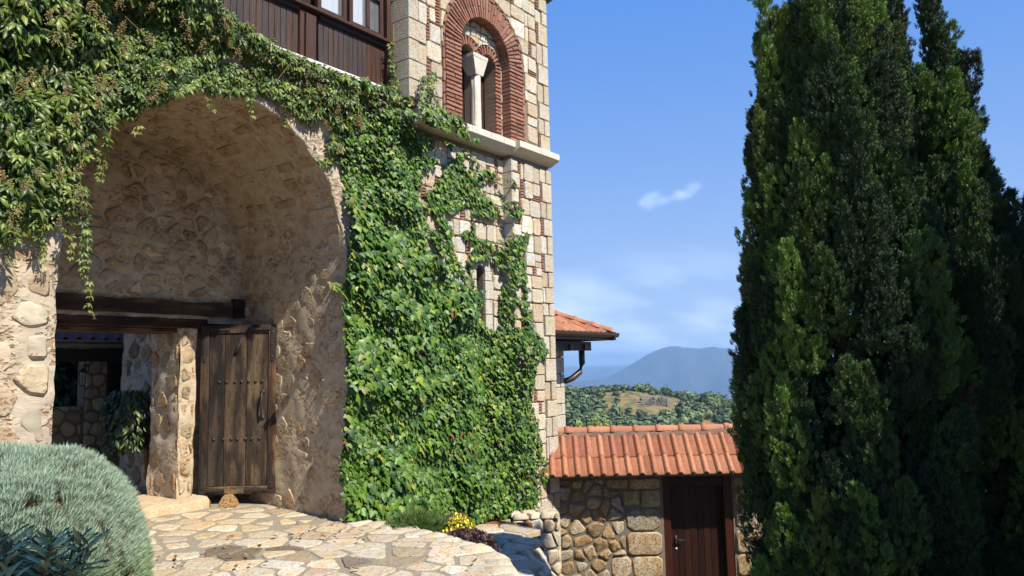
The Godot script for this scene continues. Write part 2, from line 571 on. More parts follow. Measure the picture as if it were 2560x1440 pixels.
func clouds() -> ImageTexture:
	var w := 2048; var h := 1024
	var im := Image.create_empty(w, h, false, Image.FORMAT_RGBA8)
	im.fill(Color(1, 1, 1, 0))
	var n := FastNoiseLite.new()
	n.seed = 11; n.frequency = 0.02; n.fractal_octaves = 5
	var puffs := [Vector3(10.9, 12.1, 1.25), Vector3(13.2, 12.6, 1.05), Vector3(-41, 16, 2), Vector3(64, 18, 2.2), Vector3(118, 14, 2), Vector3(-95, 20, 2.4), Vector3(171, 13, 2), Vector3(-140, 17, 2)]
	for y in range(300, 512):
		var el := (0.5 - (y + 0.5) / h) * 180.0
		for x in w:
			var az := (x + 0.5) / w * 360.0
			if az > 180.0: az -= 360.0
			var a := 0.0
			var wisp := n.get_noise_3d(cos(deg_to_rad(az)) * 300.0, el * 16.0 + az * 2.0, sin(deg_to_rad(az)) * 300.0)
			var band := smoothstep(11.0, 3.0, el + 3.0 * n.get_noise_2d(az * 4.0, 50.0))
			a = band * clampf(0.22 + wisp * 0.9, 0.0, 0.8) * 1.15
			for p in puffs:
				var dx: float = (az - p.x) / p.z
				var dy: float = (el - p.y - 0.25 * dx) / p.z * 2.0
				var d := dx * dx + dy * dy
				if d < 2.5:
					a = maxf(a, clampf((1.0 - d * 0.8) * 0.75 + n.get_noise_2d(x * 5.0, y * 8.0) * 1.1 * (1.0 - d * 0.4), 0, 1) * 0.75)
			im.set_pixel(x, y, Color(1, 1, 1, a))
	return ImageTexture.create_from_image(im)

func land_height(x: float, z: float) -> float:
	var r := Vector2(x, z + 4.0).length()
	var h := -1.95 - 70.0 * smoothstep(28.0, 260.0, r) - 270.0 * smoothstep(400.0, 3200.0, r)
	return h + 3.0 * FN.get_noise_2d(x * 2.0, z * 2.0) * smoothstep(40.0, 120.0, r)

func setting() -> void:
	var b := B.new(true)
	var g := []
	for i in 46:
		var r := 0.0 if i == 0 else 2.0 * pow(1.21, i - 1)
		var row := []
		for j in 65:
			var a := -TAU * j / 64
			var x := r * sin(a); var z := r * cos(a) - 4.0
			row.append(Vector3(x, land_height(x, z), z))
		g.append(row)
	b.sheet(g)
	struct("ground", b.done(), M.earth, "dry lower ground falling away into the valley")
	# hill across the valley
	b = B.new(true)
	g = []
	for i in 40:
		var row := []
		for j in 70:
			var x := -190.0 + 520.0 * j / 69.0
			var z := -150.0 - 330.0 * i / 39.0
			row.append(Vector3(x, hill_height(x, z), z))
		g.append(row)
	b.sheet(g)
	struct("hill", b.done(), M.hill, "dry grassy hill dotted with trees across the valley")
	# mountains
	b = B.new(true)
	b.sheet(ridge([[-700, -40], [200, -62], [330, -66], [372, -57], [424, -51], [470, -30], [525, 2], [575, 30], [625, 60], [668, 76], [705, 84], [750, 86], [800, 79], [845, 75], [930, 78], [1010, 70], [1120, 40], [1300, -10], [1700, -50], [2400, -70]], -3500.0, 900.0, -190.0, 0.42, 1.7))
	struct("mountain", b.done(), M.mountain, "broad hazy blue mountain with a bare rounded top")
	b = B.new(true)
	b.sheet(ridge([[-600, -90], [230, -61], [310, -55], [345, -52], [390, -62], [430, -80], [700, -120]], -3150.0, 500.0, -230.0, 0.12, 1.7))
	struct("mountain", b.done(), M.mountain, "low dark ridge at the left foot of the mountain")
	b = B.new(true)
	b.sheet(ridge([[-1200, -100], [300, -110], [500, -80], [610, -52], [700, -22], [760, -24], [850, -62], [1000, -80], [2000, -90]], -6000.0, 900.0, -300.0, 0.08, 1.5))
	struct("mountain", b.done(), M.mountain, "pale far peak between the ridge and the mountain")

func hill_height(x: float, z: float) -> float:
	var d := -z
	var crest := -9.0 - 12.0 * smoothstep(40.0, 120.0, x) - 30.0 * smoothstep(90.0, 260.0, x) - 14.0 * smoothstep(-10.0, -190.0, x)
	var v := crest - 56.0 * pow(absf(d - 300.0) / 150.0, 1.7) * (1.0 if d < 300 else 0.5)
	return v + 1.6 * FN.get_noise_2d(x * 3.0, z * 3.0) + 0.5 * FN.get_noise_2d(x * 11.0, z * 11.0)

func ridge(line: Array, z: float, reach: float, foot: float, rough: float, k3 := 1.0) -> Array:
	var g := []
	var steps := 90
	for i in 26:
		var s := i / 25.0      # foot -> crest -> a little behind
		var row := []
		for j in steps + 1:
			var x: float = lerpf(line[0][0], line[line.size() - 1][0], j / float(steps))
			var top := 0.0
			for k in line.size() - 1:
				if x >= line[k][0] and x <= line[k + 1][0]:
					top = lerpf(line[k][1], line[k + 1][1], (x - line[k][0]) / float(line[k + 1][0] - line[k][0]))
			var k2 := s / 0.85
			var up := pow(minf(k2, 1.0), 1.3) if k2 <= 1.0 else 1.0 - (k2 - 1.0) * 2.0
			var y: float = lerpf(foot, top, up)
			var spur := FN.get_noise_2d(x * 0.75, s * 130.0) * 0.7 + FN.get_noise_2d(x * 2.1, s * 300.0) * 0.4
			y += spur * (top - foot) * rough * lerpf(1.0, 0.06, smoothstep(0.6, 1.0, k2))
			row.append(Vector3(x, y, z + reach * (0.85 - s) + spur * 40.0) * k3)
		g.append(row)
	return g

func tree_mesh(sd: int, faces: int, squat: float) -> ArrayMesh:
	R.seed = sd
	var b := B.new()
	for i in faces:
		var e := rf(-0.7, 1.5); var a := rf(0, TAU)
		var rad := rf(0.62, 1.0) * (1.0 + 0.25 * sin(a * 3.0 + sd) + 0.18 * sin(e * 5.0 + a * 2.0))
		var d := Vector3(cos(e) * sin(a), sin(e), cos(e) * cos(a))
		var p := d * rad * Vector3(0.5, 0.42 * squat, 0.5) + Vector3(0, 0.52, 0)
		var u := Vector3(rf(-1, 1), rf(-1, 1), rf(-1, 1)).normalized()
		var v := d.cross(u).normalized() * rf(0.06, 0.13)
		u = v.cross(d).normalized() * rf(0.06, 0.13)
		b.tint(lin(Color(1, 1, 1), rf(0.75, 1.25)))
		b.quad(p - u - v, p + u - v, p + u * 0.8 + v + d * 0.03, p - u * 0.7 + v)
	return b.done()

func hill_trees() -> void:
	var crowns := [tree_mesh(21, 150, 1.0), tree_mesh(22, 150, 1.15), tree_mesh(23, 130, 0.85)]
	R.seed = 77
	var tb := B.new(true)
	tb.tube([Vector3(0, -0.06, 0), Vector3(0, 0.25, 0), Vector3(0.03, 0.5, 0)], [0.045, 0.035, 0.02], 5)
	var trunk := tb.done()
	var xfs := [[], [], []]; var cols := [[], [], []]
	var singles := 0
	var tries := 0
	while tries < 24000:
		tries += 1
		var x := rf(-140, 300); var z := rf(-165, -345)
		var y := hill_height(x, z)
		# bare dry slope in the middle of what is seen, woods below and round it
		var px := x / -z
		var py := (y - 1.55) / -z
		var bare := smoothstep(0.02, 0.05, px) * smoothstep(0.30, 0.25, px) * smoothstep(-0.050 - 0.028 * smoothstep(0.08, 0.13, px) * smoothstep(0.28, 0.22, px), -0.042 - 0.022 * smoothstep(0.09, 0.14, px), py + 0.014 * FN.get_noise_2d(x * 8, z * 8))
		var dens := lerpf(1.0, 0.33 if z > -292 else 0.55, bare)
		if FN.get_noise_2d(x * 9.0 + 50, z * 9.0) * 0.5 + 0.5 > dens * 0.9 + 0.05 or R.randf() > dens * 0.75: continue
		var s := rf(2.0, 4.2) * (0.8 if bare > 0.5 else 1.0)
		if R.randf() < 0.12: s *= 1.3
		var xf := Transform3D(Basis(Vector3.UP, rf(0, TAU)).scaled(Vector3(s * rf(0.9, 1.25), s, s * rf(0.9, 1.25))), Vector3(x, y - 0.25, z))
		var dark := R.randf() < 0.5
		var c := vary(Color(0.075, 0.115, 0.035) if dark else Color(0.13, 0.175, 0.055), 0.25)
		var seen := px > 0.066 and px < 0.31
		if seen and bare > 0.35 and singles < 90:
			singles += 1
			var t := thing("hill_tree", "small round dark green tree standing apart on the dry hillside" if dark else "small light green tree standing apart on the dry hillside", "tree", xf, "scattered trees on the dry hillside")
			var m: Material = M.get("hill_crown_%d" % int(dark))
			if m == null: m = leaf_mat("hill_crown_%d" % int(dark), Color(0.05, 0.08, 0.032) if dark else Color(0.085, 0.125, 0.045), 0.8, 0.0)
			part(t, "crown", crowns[R.randi() % 3], m)
			part(t, "trunk", trunk, M.bark)
		else:
			var k := R.randi() % 3
			xfs[k].append(xf); cols[k].append(c)
	var wood := thing("hill_woods", "green mixed woods covering the lower hillside across the valley", "woods")
	tag(wood, "", "", "", "stuff")
	for k in 3: multi(wood, "tree_crowns", crowns[k], M.soft_leaf, xfs[k], cols[k])
	# bare grey thicket in the clearing, and a yellowing bush right behind the tiled wall
	var gt := thing("grey_thicket", "pale grey leafless thicket on the bare slope of the hill", "bush", Transform3D(Basis.IDENTITY, Vector3(50, hill_height(50, -272) - 0.3, -272)))
	var b := B.new()
	for i in 260:
		var p := Vector3(rf(-4.5, 4.5), 0, rf(-2, 2))
		b.tube([p, p + Vector3(rf(-0.8, 0.8), rf(1.6, 4.0), rf(-0.8, 0.8))], [0.09, 0.02], 3, false)
	part(gt, "twigs", b.done(), mat("grey_twig", Color(0.30, 0.27, 0.25), 0.9))
	var yb := thing("yellowing_tree", "yellow green tree top showing just behind the tiled wall", "tree", Transform3D(Basis.IDENTITY, Vector3(1.75, -1.98, -17.5)))
	var lx := []; var lc := []
	for i in 1500:
		var d := Vector3(rf(-1, 1), rf(-1, 1), rf(-1, 1))
		if d.length() > 1: continue
		lx.append(Transform3D(Basis.from_euler(Vector3(rf(-1, 1), rf(0, TAU), rf(-1, 1))).scaled(Vector3.ONE * rf(0.07, 0.13)), Vector3(0, 1.65, 0) + d * Vector3(0.75, 0.72, 0.6) * (1.0 + 0.2 * sin(d.x * 9))))
		lc.append(vary(Color(0.24, 0.27, 0.04), 0.3))
	multi(yb, "crown", leaf_shape(), M.soft_leaf, lx, lc)
	b = B.new(true)
	b.tube([Vector3.ZERO, Vector3(0.05, 1.2, 0), Vector3(0, 1.9, 0)], [0.06, 0.04, 0.01], 6)
	part(yb, "trunk", b.done(), M.bark)


# ---------------------------------------------------------------- gatehouse
func arch_line(nj: int, na: int) -> PackedVector2Array:
	var o := PackedVector2Array()
	for i in nj: o.append(Vector2(AX - AR, lerpf(-0.12, AS, i / float(nj))))
	for i in na + 1:
		var a := PI - PI * i / na
		o.append(Vector2(AX + AR * cos(a), AS + AV * sin(a)))
	for i in range(1, nj + 1): o.append(Vector2(AX + AR, lerpf(AS, -0.12, i / float(nj))))
	return o

func wall_xf(origin: Vector3, normal: Vector3) -> Transform3D:   # local z along the normal, y up
	var z := normal.normalized()
	var x := Vector3.UP.cross(z).normalized()
	return Transform3D(Basis(x, z.cross(x), z), origin)

func bumpy(par: Node, called: String, r: Rect2, step: float, xf: Transform3D, amp: float, m: Material) -> MeshInstance3D:
	var b := B.new(true)
	var nx := maxi(1, roundi(r.size.x / step)); var ny := maxi(1, roundi(r.size.y / step))
	var g := []
	for i in ny + 1:
		var row := []
		for j in nx + 1:
			var p := Vector3(r.position.x + r.size.x * j / nx, r.position.y + r.size.y * i / ny, 0)
			var w := xf * p
			p.z = amp * (nz(w, 2.2) + 0.5 * nz(w, 6.0))
			p.x += 0.4 * amp * nz(w + Vector3(9, 0, 0), 4.0)
			row.append(xf * p)
		g.append(row)
	b.sheet(g)
	return part(par, called, b.done(), m)

func gatehouse() -> void:
	var t := thing("gatehouse", "rubble stone gatehouse with a deep vaulted archway and a dark boarded upper storey", "building", F)
	var arch := arch_line(26, 44)
	# front wall round the arch
	var b := B.new(true)
	var g := []
	for k in 27:
		var row := []
		var f := pow(k / 26.0, 1.3)
		for i in arch.size():
			var p := arch[i]
			var q := p
			if p.y < AS - 0.001:
				q = Vector2(-6.8 if p.x < AX else 0.66, p.y)
			else:
				var d := (p - Vector2(AX, AS)).normalized()
				var s := 99.0
				if d.y > 0.001: s = minf(s, (4.74 - AS) / d.y)
				if d.x > 0.001: s = minf(s, (0.66 - AX) / d.x)
				if d.x < -0.001: s = minf(s, (-6.8 - AX) / d.x)
				q = Vector2(AX, AS) + d * s
			var e := p.lerp(q, f)
			var v := Vector3(e.x, e.y, 0)
			v.z = 0.022 * nz(v, 2.0) + 0.012 * nz(v, 6.0) - (0.02 if k == 0 else 0.0)
			if k == 0: v += Vector3(0.014 * nz(v, 5.0), 0.014 * nz(v + Vector3(4, 0, 0), 5.0), 0)
			row.append(v)
		g.append(row)
	b.sheet(g)
	part(t, "front_wall", b.done(), M.lime)
	# vault
	b = B.new(true)
	var gv := []
	for k in 34:
		var z := -0.02 - (VD + 0.15) * k / 33.0
		var row := []
		for i in range(arch.size() - 1, -1, -1):
			var v := Vector3(arch[i].x, arch[i].y, z)
			var n := Vector3(AX, minf(AS, v.y), z) - v
			v += n.normalized() * (0.011 * nz(v, 2.4) + 0.005 * nz(v, 6.5)) * (1.0 if k > 0 else 0.3)
			if k == 0: v = g[0][i]
			row.append(v)
		gv.append(row)
	b.sheet(gv)
	part(t, "vault", b.done(), M.plaster)
	# wall with the gate opening at the back of the vault
	var back := Transform3D(Basis.IDENTITY, Vector3(0, 0, -VD))
	bumpy(t, "gate_wall", Rect2(-3.1, 2.14, 3.3, 2.3), 0.07, back, 0.03, M.plaster)
	bumpy(t, "gate_pier", Rect2(-0.82, -0.1, 0.19, 2.24), 0.06, back, 0.02, M.plaster)
	bumpy(t, "gate_pier", Rect2(0, -0.1, 0.62, 2.24), 0.06, wall_xf(Vector3(-0.82, 0, -VD - 0.62), Vector3(-1, 0, 0)), 0.022, M.plaster)
	bumpy(t, "gate_pier", Rect2(-0.63, -0.1, 0.75, 2.24), 0.07, Transform3D(Basis.IDENTITY, Vector3(0, 0, -VD - 0.2)), 0.02, M.plaster)
	bumpy(t, "gate_pier", Rect2(0, -0.1, 0.2, 2.24), 0.07, wall_xf(Vector3(-0.63, 0, -VD - 0.0), Vector3(1, 0, 0)), 0.015, M.plaster)
	bumpy(t, "passage_wall", Rect2(0, -0.1, 1.3, 2.9), 0.08, wall_xf(Vector3(-0.56, 0, -3.75), Vector3(-1, 0, 0)), 0.025, M.plaster)
	b = B.new()
	b.box(Vector3(-0.35, 1.0, -2.52), Vector3(0.9, 2.3, 0.04)); b.box(Vector3(-4.6, 1.3, -1.2), Vector3(3.3, 3.0, 2.3))
	b.box(Vector3(-3.2, 3.5, -2.25), Vector3(7.4, 2.5, 0.6)); b.box(Vector3(0.32, 1.6, -1.3), Vector3(0.6, 3.6, 2.3))
	b.box(Vector3(-0.1, 1.3, -3.1), Vector3(0.8, 2.9, 1.25))
	part(t, "core_wall", b.done(), M.grey_mortar)
	# stones that show through the plaster
	var tan := [Color(0.56, 0.46, 0.34), Color(0.52, 0.42, 0.30), Color(0.60, 0.51, 0.39), Color(0.47, 0.37, 0.26), Color(0.61, 0.53, 0.41), Color(0.52, 0.38, 0.25)]
	var dun := [Color(0.47, 0.385, 0.285), Color(0.42, 0.335, 0.24), Color(0.51, 0.43, 0.33), Color(0.37, 0.285, 0.20), Color(0.53, 0.455, 0.36), Color(0.44, 0.325, 0.22)]
	var near := [Color(0.633, 0.537, 0.407), Color(0.588, 0.486, 0.356), Color(0.667, 0.576, 0.452), Color(0.531, 0.424, 0.299), Color(0.678, 0.599, 0.475), Color(0.599, 0.469, 0.322)]
	rubble(t, voronoi(rectp(0.03, 0.05, VD - 0.05, 2.7), Vector2(0.27, 0.165), 0.28), 0.020, -0.03, 0.004, 0.005, near, M.vault_stone, wall_xf(Vector3(AX + AR, 0, -VD), Vector3(-1, 0, 0)), "stone", 300, 0.8)
	var th := 0.09
	while th < 2.2:
		var c := cos(th); var s := sin(th)
		var xf := Transform3D(Basis(Vector3(0, 0, 1), Vector3(-s, c, 0), Vector3(-c, -s, 0)), Vector3(AX + AR * c, AS + AV * s, 0))
		var x := -VD + rf(0.0, 0.15)
		while x < -0.12:
			var w := rf(0.16, 0.40)
			if R.randf() < 0.6:
				var hh := rf(0.045, 0.075)
				var p := PackedVector2Array([Vector2(x, -hh), Vector2(x + w * 0.5, -hh * rf(0.8, 1.2)), Vector2(minf(x + w, -0.05), -hh), Vector2(minf(x + w, -0.05), hh), Vector2(x + w * 0.4, hh * rf(0.8, 1.2)), Vector2(x, hh)])
				part(t, "stone", stone(chaikin(p), -0.03, 0.004 + rf(0, 0.012), 0.012, vary(pick(near), 0.12), true, 0.010), M.vault_stone, xf)
			x += w + rf(0.03, 0.10)
		th += 0.135
	var cells := []
	var lens := PackedVector2Array()
	for i in 24:
		var a := PI * i / 23.0
		lens.append(Vector2(AX + (AR - 0.06) * cos(a), AS + (AV - 0.08) * sin(a)))
	lens.append(Vector2(AX - AR + 0.06, 2.42)); lens.append(Vector2(AX + AR - 0.06, 2.42))
	for q in voronoi(rectp(-2.95, 2.42, 0.0, 4.2), Vector2(0.25, 0.135), 0.32):
		for w in Geometry2D.intersect_polygons(q, ccw(lens)):
			if absf(area(w)) > 0.01: cells.append(ccw(w))
	rubble(t, cells, 0.020, -0.04, 0.013, 0.016, near, M.vault_stone, back, "stone", 300, 0.9)
	rubble(t, voronoi(rectp(-0.81, 0.0, -0.64, 2.1), Vector2(0.2, 0.21), 0.22), 0.016, -0.03, 0.012, 0.014, [Color(0.52, 0.43, 0.31), Color(0.56, 0.48, 0.36)], M.vault_stone, back)
	rubble(t, voronoi(rectp(0.02, 0.0, 0.60, 2.06), Vector2(0.29, 0.23), 0.28), 0.026, -0.03, 0.008, 0.006, dun, M.rubble, wall_xf(Vector3(-0.82, 0, -VD - 0.62), Vector3(-1, 0, 0)), "stone", 300, 0.75)
	rubble(t, voronoi(rectp(0.1, 0.0, 1.25, 2.3), Vector2(0.32, 0.22), 0.2), 0.03, -0.03, 0.010, 0.008, dun, M.rubble, wall_xf(Vector3(-0.56, 0, -3.75), Vector3(-1, 0, 0)))
	rubble(t, voronoi(rectp(-4.0, 0.5, AX - AR - 0.03, 3.1), Vector2(0.36, 0.24), 0.32), 0.026, -0.03, 0.016, 0.022, [Color(0.64, 0.54, 0.40), Color(0.60, 0.49, 0.35), Color(0.66, 0.59, 0.48), Color(0.64, 0.56, 0.45), Color(0.62, 0.54, 0.42), Color(0.48, 0.43, 0.36), Color(0.60, 0.50, 0.37)], M.vault_stone)
	# lintel beams of the gate
	b = B.new()
	b.tint(Color(0.20, 0.15, 0.12))
	var ring0 := []
	for i in 13:      # rough-hewn square beam
		var x := -3.1 + 3.15 * i / 12.0
		ring0.append([Vector3(x, 2.225 + 0.008 * sin(i * 2.3), 0.055 + 0.008 * cos(i * 3.1)), Vector3(x, 2.385 + 0.016 * sin(i * 1.9), 0.045 + 0.010 * sin(i * 2.7)), Vector3(x, 2.40, -0.14), Vector3(x, 2.225, -0.14)])
	for i in 12:
		for k in 4:
			var k1 := (k + 1) % 4
			var o := Vector3(0, 0, -VD)
			b.quad(ring0[i][k] + o, ring0[i + 1][k] + o, ring0[i + 1][k1] + o, ring0[i][k1] + o)
	part(t, "lintel_beam", b.done(), M.timber)
	b = B.new()
	b.tint(Color(0.13, 0.075, 0.055))
	b.bbox(Vector3(-1.75, 2.13, -VD - 0.08), Vector3(2.5, 0.11, 0.22), 0.012)
	part(t, "lintel_beam", b.done(), M.timber)
	b = B.new()
	b.tint(Color(0.26, 0.18, 0.145))
	b.bbox(Vector3(-1.72, 2.05, -VD - 0.22), Vector3(2.5, 0.05, 0.36), 0.008)
	part(t, "lintel_board", b.done(), M.timber)
	b = B.new()
	b.tint(Color(0.05, 0.04, 0.035))
	b.box(Vector3(-0.12, 2.33, -VD + 0.03), Vector3(0.15, 0.22, 0.1))
	part(t, "beam_end", b.done(), M.timber)
	gate_door(t)
	upper_storey(t)

func gate_door(t: Node3D) -> void:
	var d := Node3D.new()
	d.name = "door"
	t.add_child(d, true)
	d.transform = F.affine_inverse() * Transform3D(Basis(Vector3.UP, deg_to_rad(1.5)), Vector3(-3.585, 0.205, -8.77))
	tag(d, "old weathered oak gate leaf standing open on iron studs and straps")
	var W := 0.885; var H := 1.905
	var browns := [Color(0.11, 0.10, 0.097), Color(0.18, 0.155, 0.135), Color(0.23, 0.198, 0.163)]
	var xs := [0.095, 0.272, 0.522, 0.772]
	for i in 3:
		grained(d, "plank", Vector3(xs[i + 1] - xs[i] - 0.006, H - 0.18, 0.05), 0.004, browns[i], M.oak, Vector3((xs[i] + xs[i + 1]) / 2.0, H / 2 - 0.005, 0))
	var bars := [[0.0475, H / 2, 0.094, H, Color(0.13, 0.105, 0.095)], [0.8285, H / 2, 0.113, H, Color(0.30, 0.215, 0.15)]]
	for q in bars:
		grained(d, "stile", Vector3(q[2], q[3], 0.075), 0.006, q[4], M.oak, Vector3(q[0], q[1], 0.006))
	for q in [[H - 0.048, 0.094, Color(0.13, 0.10, 0.09)], [0.042, 0.083, Color(0.34, 0.275, 0.205)]]:
		var b := B.new()
		b.tint(q[2])
		b.bbox(Vector3.ZERO, Vector3(0.676, q[1], 0.072), 0.006)
		part(d, "rail", b.done(), M.timber, Transform3D(Basis.IDENTITY, Vector3(0.4335, q[0], 0.004)))
	var strap := func(x0: float, y0: float, x1: float, y1: float):
		var b := B.new()
		var s := Vector3(maxf(absf(x1 - x0), 0.034), maxf(absf(y1 - y0), 0.034), 0.008)
		b.bbox(Vector3.ZERO, s, 0.002)
		for k in 3:
			var f := (k - 1) * 0.36
			b.ball(Vector3(s.x * f if s.x > s.y else 0.0, s.y * f if s.y > s.x else 0.0, 0.004), Vector3(0.011, 0.011, 0.008), 6, 4)
		part(d, "iron_strap", b.done(), M.iron, Transform3D(Basis.IDENTITY, Vector3((x0 + x1) / 2, (y0 + y1) / 2, 0.048)))
	strap.call(0.10, H - 0.05, 0.33, H - 0.05); strap.call(0.55, H - 0.05, 0.80, H - 0.05)
	strap.call(0.045, H - 0.42, 0.045, H - 0.03); strap.call(0.815, H - 0.42, 0.815, H - 0.03)
	strap.call(0.10, 0.042, 0.30, 0.042); strap.call(0.52, 0.042, 0.78, 0.042)
	strap.call(0.045, 0.06, 0.045, 0.45); strap.call(0.815, 0.06, 0.815, 0.45)
	var sb := B.new(true)
	sb.ball(Vector3.ZERO, Vector3(0.019, 0.019, 0.016), 8, 6)
	var stud := sb.done()
	for x in [0.216, 0.30, 0.393, 0.467, 0.548, 0.626, 0.70]: part(d, "stud", stud, M.iron, Transform3D(Basis.IDENTITY, Vector3(x, 1.255, 0.026)))
	for x in [0.165, 0.273, 0.363, 0.43, 0.52, 0.59, 0.68]: part(d, "stud", stud, M.iron, Transform3D(Basis.IDENTITY, Vector3(x, 0.61, 0.026)))
	var hb := B.new(true)
	hb.tube([Vector3(0.71, 1.13, 0.03), Vector3(0.71, 1.115, 0.07), Vector3(0.708, 0.99, 0.082), Vector3(0.705, 0.865, 0.07), Vector3(0.705, 0.85, 0.03)], [0.012, 0.013, 0.011, 0.013, 0.012], 6)
	hb.ball(Vector3(0.71, 1.135, 0.03), Vector3(0.028, 0.028, 0.012)); hb.ball(Vector3(0.705, 0.845, 0.03), Vector3(0.032, 0.03, 0.014))
	part(d, "handle", hb.done(), M.iron)
	hb = B.new(true)
	hb.tube([Vector3(0.40, 1.585, 0.03), Vector3(0.43, 1.66, 0.035), Vector3(0.47, 1.76, 0.03)], [0.026, 0.017, 0.006], 6)
	part(d, "latch", hb.done(), M.iron)
	for y in [0.35, 1.45]:
		hb = B.new(true)
		hb.tube([Vector3(-0.02, y - 0.06, 0.0), Vector3(-0.02, y + 0.06, 0.0)], [0.016, 0.016], 6)
		part(d, "hinge", hb.done(), M.iron)

func upper_storey(t: Node3D) -> void:
	var z := -0.04
	var b := B.new()
	b.box(Vector3(-3.1, 6.1, -1.6), Vector3(7.4, 2.7, 2.9))
	b.box(Vector3(-3.1, 7.45, -1.4), Vector3(7.8, 0.1, 3.9))
	part(t, "upper_wall", b.done(), M.dark_room)
	b = B.new()
	b.bbox(Vector3(-3.1, 4.755, -0.06), Vector3(7.48, 0.05, 0.27), 0.006)
	part(t, "ledge", b.done(), M.white_paint)
	var col := [Color(0.125, 0.105, 0.115), Color(0.105, 0.095, 0.110), Color(0.145, 0.102, 0.095), Color(0.118, 0.102, 0.118), Color(0.16, 0.105, 0.088)]
	var bays := [[-2.72, -0.66], [-0.40, 0.56]]
	for bay in bays:
		var n := roundi((bay[1] - bay[0]) / 0.0705)
		for i in n:
			var w: float = (bay[1] - bay[0]) / n
			grained(t, "board", Vector3(w - 0.005, 0.52, 0.022), 0.003, vary(pick(col) if bay[0] < -1 or i < n - 4 else Color(0.135, 0.068, 0.042), 0.12), M.board, Vector3(bay[0] + w * (i + 0.5), 5.04, z), Basis(Vector3.RIGHT, rf(-0.008, 0.008)))
	for q in [[-0.53, 0.13, 5.035, 0.51, 0.05], [-0.63, 0.055, 5.035, 0.51, 0.03], [0.597, 0.06, 5.9, 2.0, 0.035]]:
		b = B.new()
		b.tint(Color(0.15, 0.078, 0.052))
		b.bbox(Vector3.ZERO, Vector3(q[1], q[3], 0.07), 0.006)
		part(t, "post", b.done(), M.board, Transform3D(Basis.IDENTITY, Vector3(q[0], q[2], z + q[4] - 0.02)))
	b = B.new()
	b.tint(Color(0.06, 0.05, 0.052))
	b.bbox(Vector3(-1.66, 5.315, z + 0.02), Vector3(2.0, 0.05, 0.06), 0.008)
	b.bbox(Vector3(0.10, 5.315, z + 0.02), Vector3(1.0, 0.05, 0.06), 0.008)
	part(t, "rail", b.done(), M.board)
	b = B.new()
	b.tint(Color(0.13, 0.068, 0.046))
	b.bbox(Vector3(-1.0, 5.36, z + 0.035), Vector3(3.3, 0.035, 0.12), 0.006)
	part(t, "window_sill", b.done(), M.board)
	# windows: two sashes right of the post, one bay left of it
	for q in [[-0.42, -0.02], [0.02, 0.53], [-1.6, -0.75]]:
		var w := Node3D.new()
		w.name = "window"
		t.add_child(w, true)
		var wd: float = q[1] - q[0]
		w.position = Vector3(q[0], 5.385, z)
		b = B.new()
		b.tint(Color(0.125, 0.062, 0.045))
		for e in [[0.025, 0.6, 0.05, 1.2], [wd - 0.025, 0.6, 0.05, 1.2], [wd / 2, 0.03, wd - 0.1, 0.06], [wd / 2, 1.17, wd - 0.1, 0.06]]:
			b.bbox(Vector3(e[0], e[1], 0.0), Vector3(e[2], e[3], 0.06), 0.006)
		if q[0] > 0: 
			b.bbox(Vector3(0.28, 0.6, 0.002), Vector3(0.045, 1.07, 0.05), 0.005)
			b.bbox(Vector3(0.39, 0.46, 0.002), Vector3(0.17, 0.035, 0.05), 0.005)
		part(w, "frame", b.done(), M.board)
		b = B.new()
		b.quad(Vector3(0.05, 0.06, -0.008), Vector3(wd - 0.05, 0.06, -0.008), Vector3(wd - 0.05, 1.14, -0.008), Vector3(0.05, 1.14, -0.008))
		part(w, "pane", b.done(), M.pane)
		b = B.new(true)
		var row0 := []; var row1 := []
		var stop := wd - (0.16 if q[0] > 0 else 0.03)
		for i in 30:
			var x := 0.03 + (stop - 0.03) * i / 29.0
			var dz := -0.06 + 0.016 * sin(x * 46.0) + 0.01 * sin(x * 23.0 + 1.0)
			row0.append(Vector3(x, 0.02, dz)); row1.append(Vector3(x, 1.18, dz))
		b.sheet([row0, row1])
		part(w, "curtain", b.done(), M.curtain)


# ---------------------------------------------------------------- tower
func round_poly(cx: float, half: float, y0: float, spring: float, n := 18, r2 := -1.0) -> PackedVector2Array:
	var o := PackedVector2Array([Vector2(cx - half, y0), Vector2(cx + half, y0)])
	var r := half if r2 < 0 else r2
	for i in n + 1:
		var a := PI * i / n
		o.append(Vector2(cx + half * cos(a), spring + r * sin(a)))
	return o

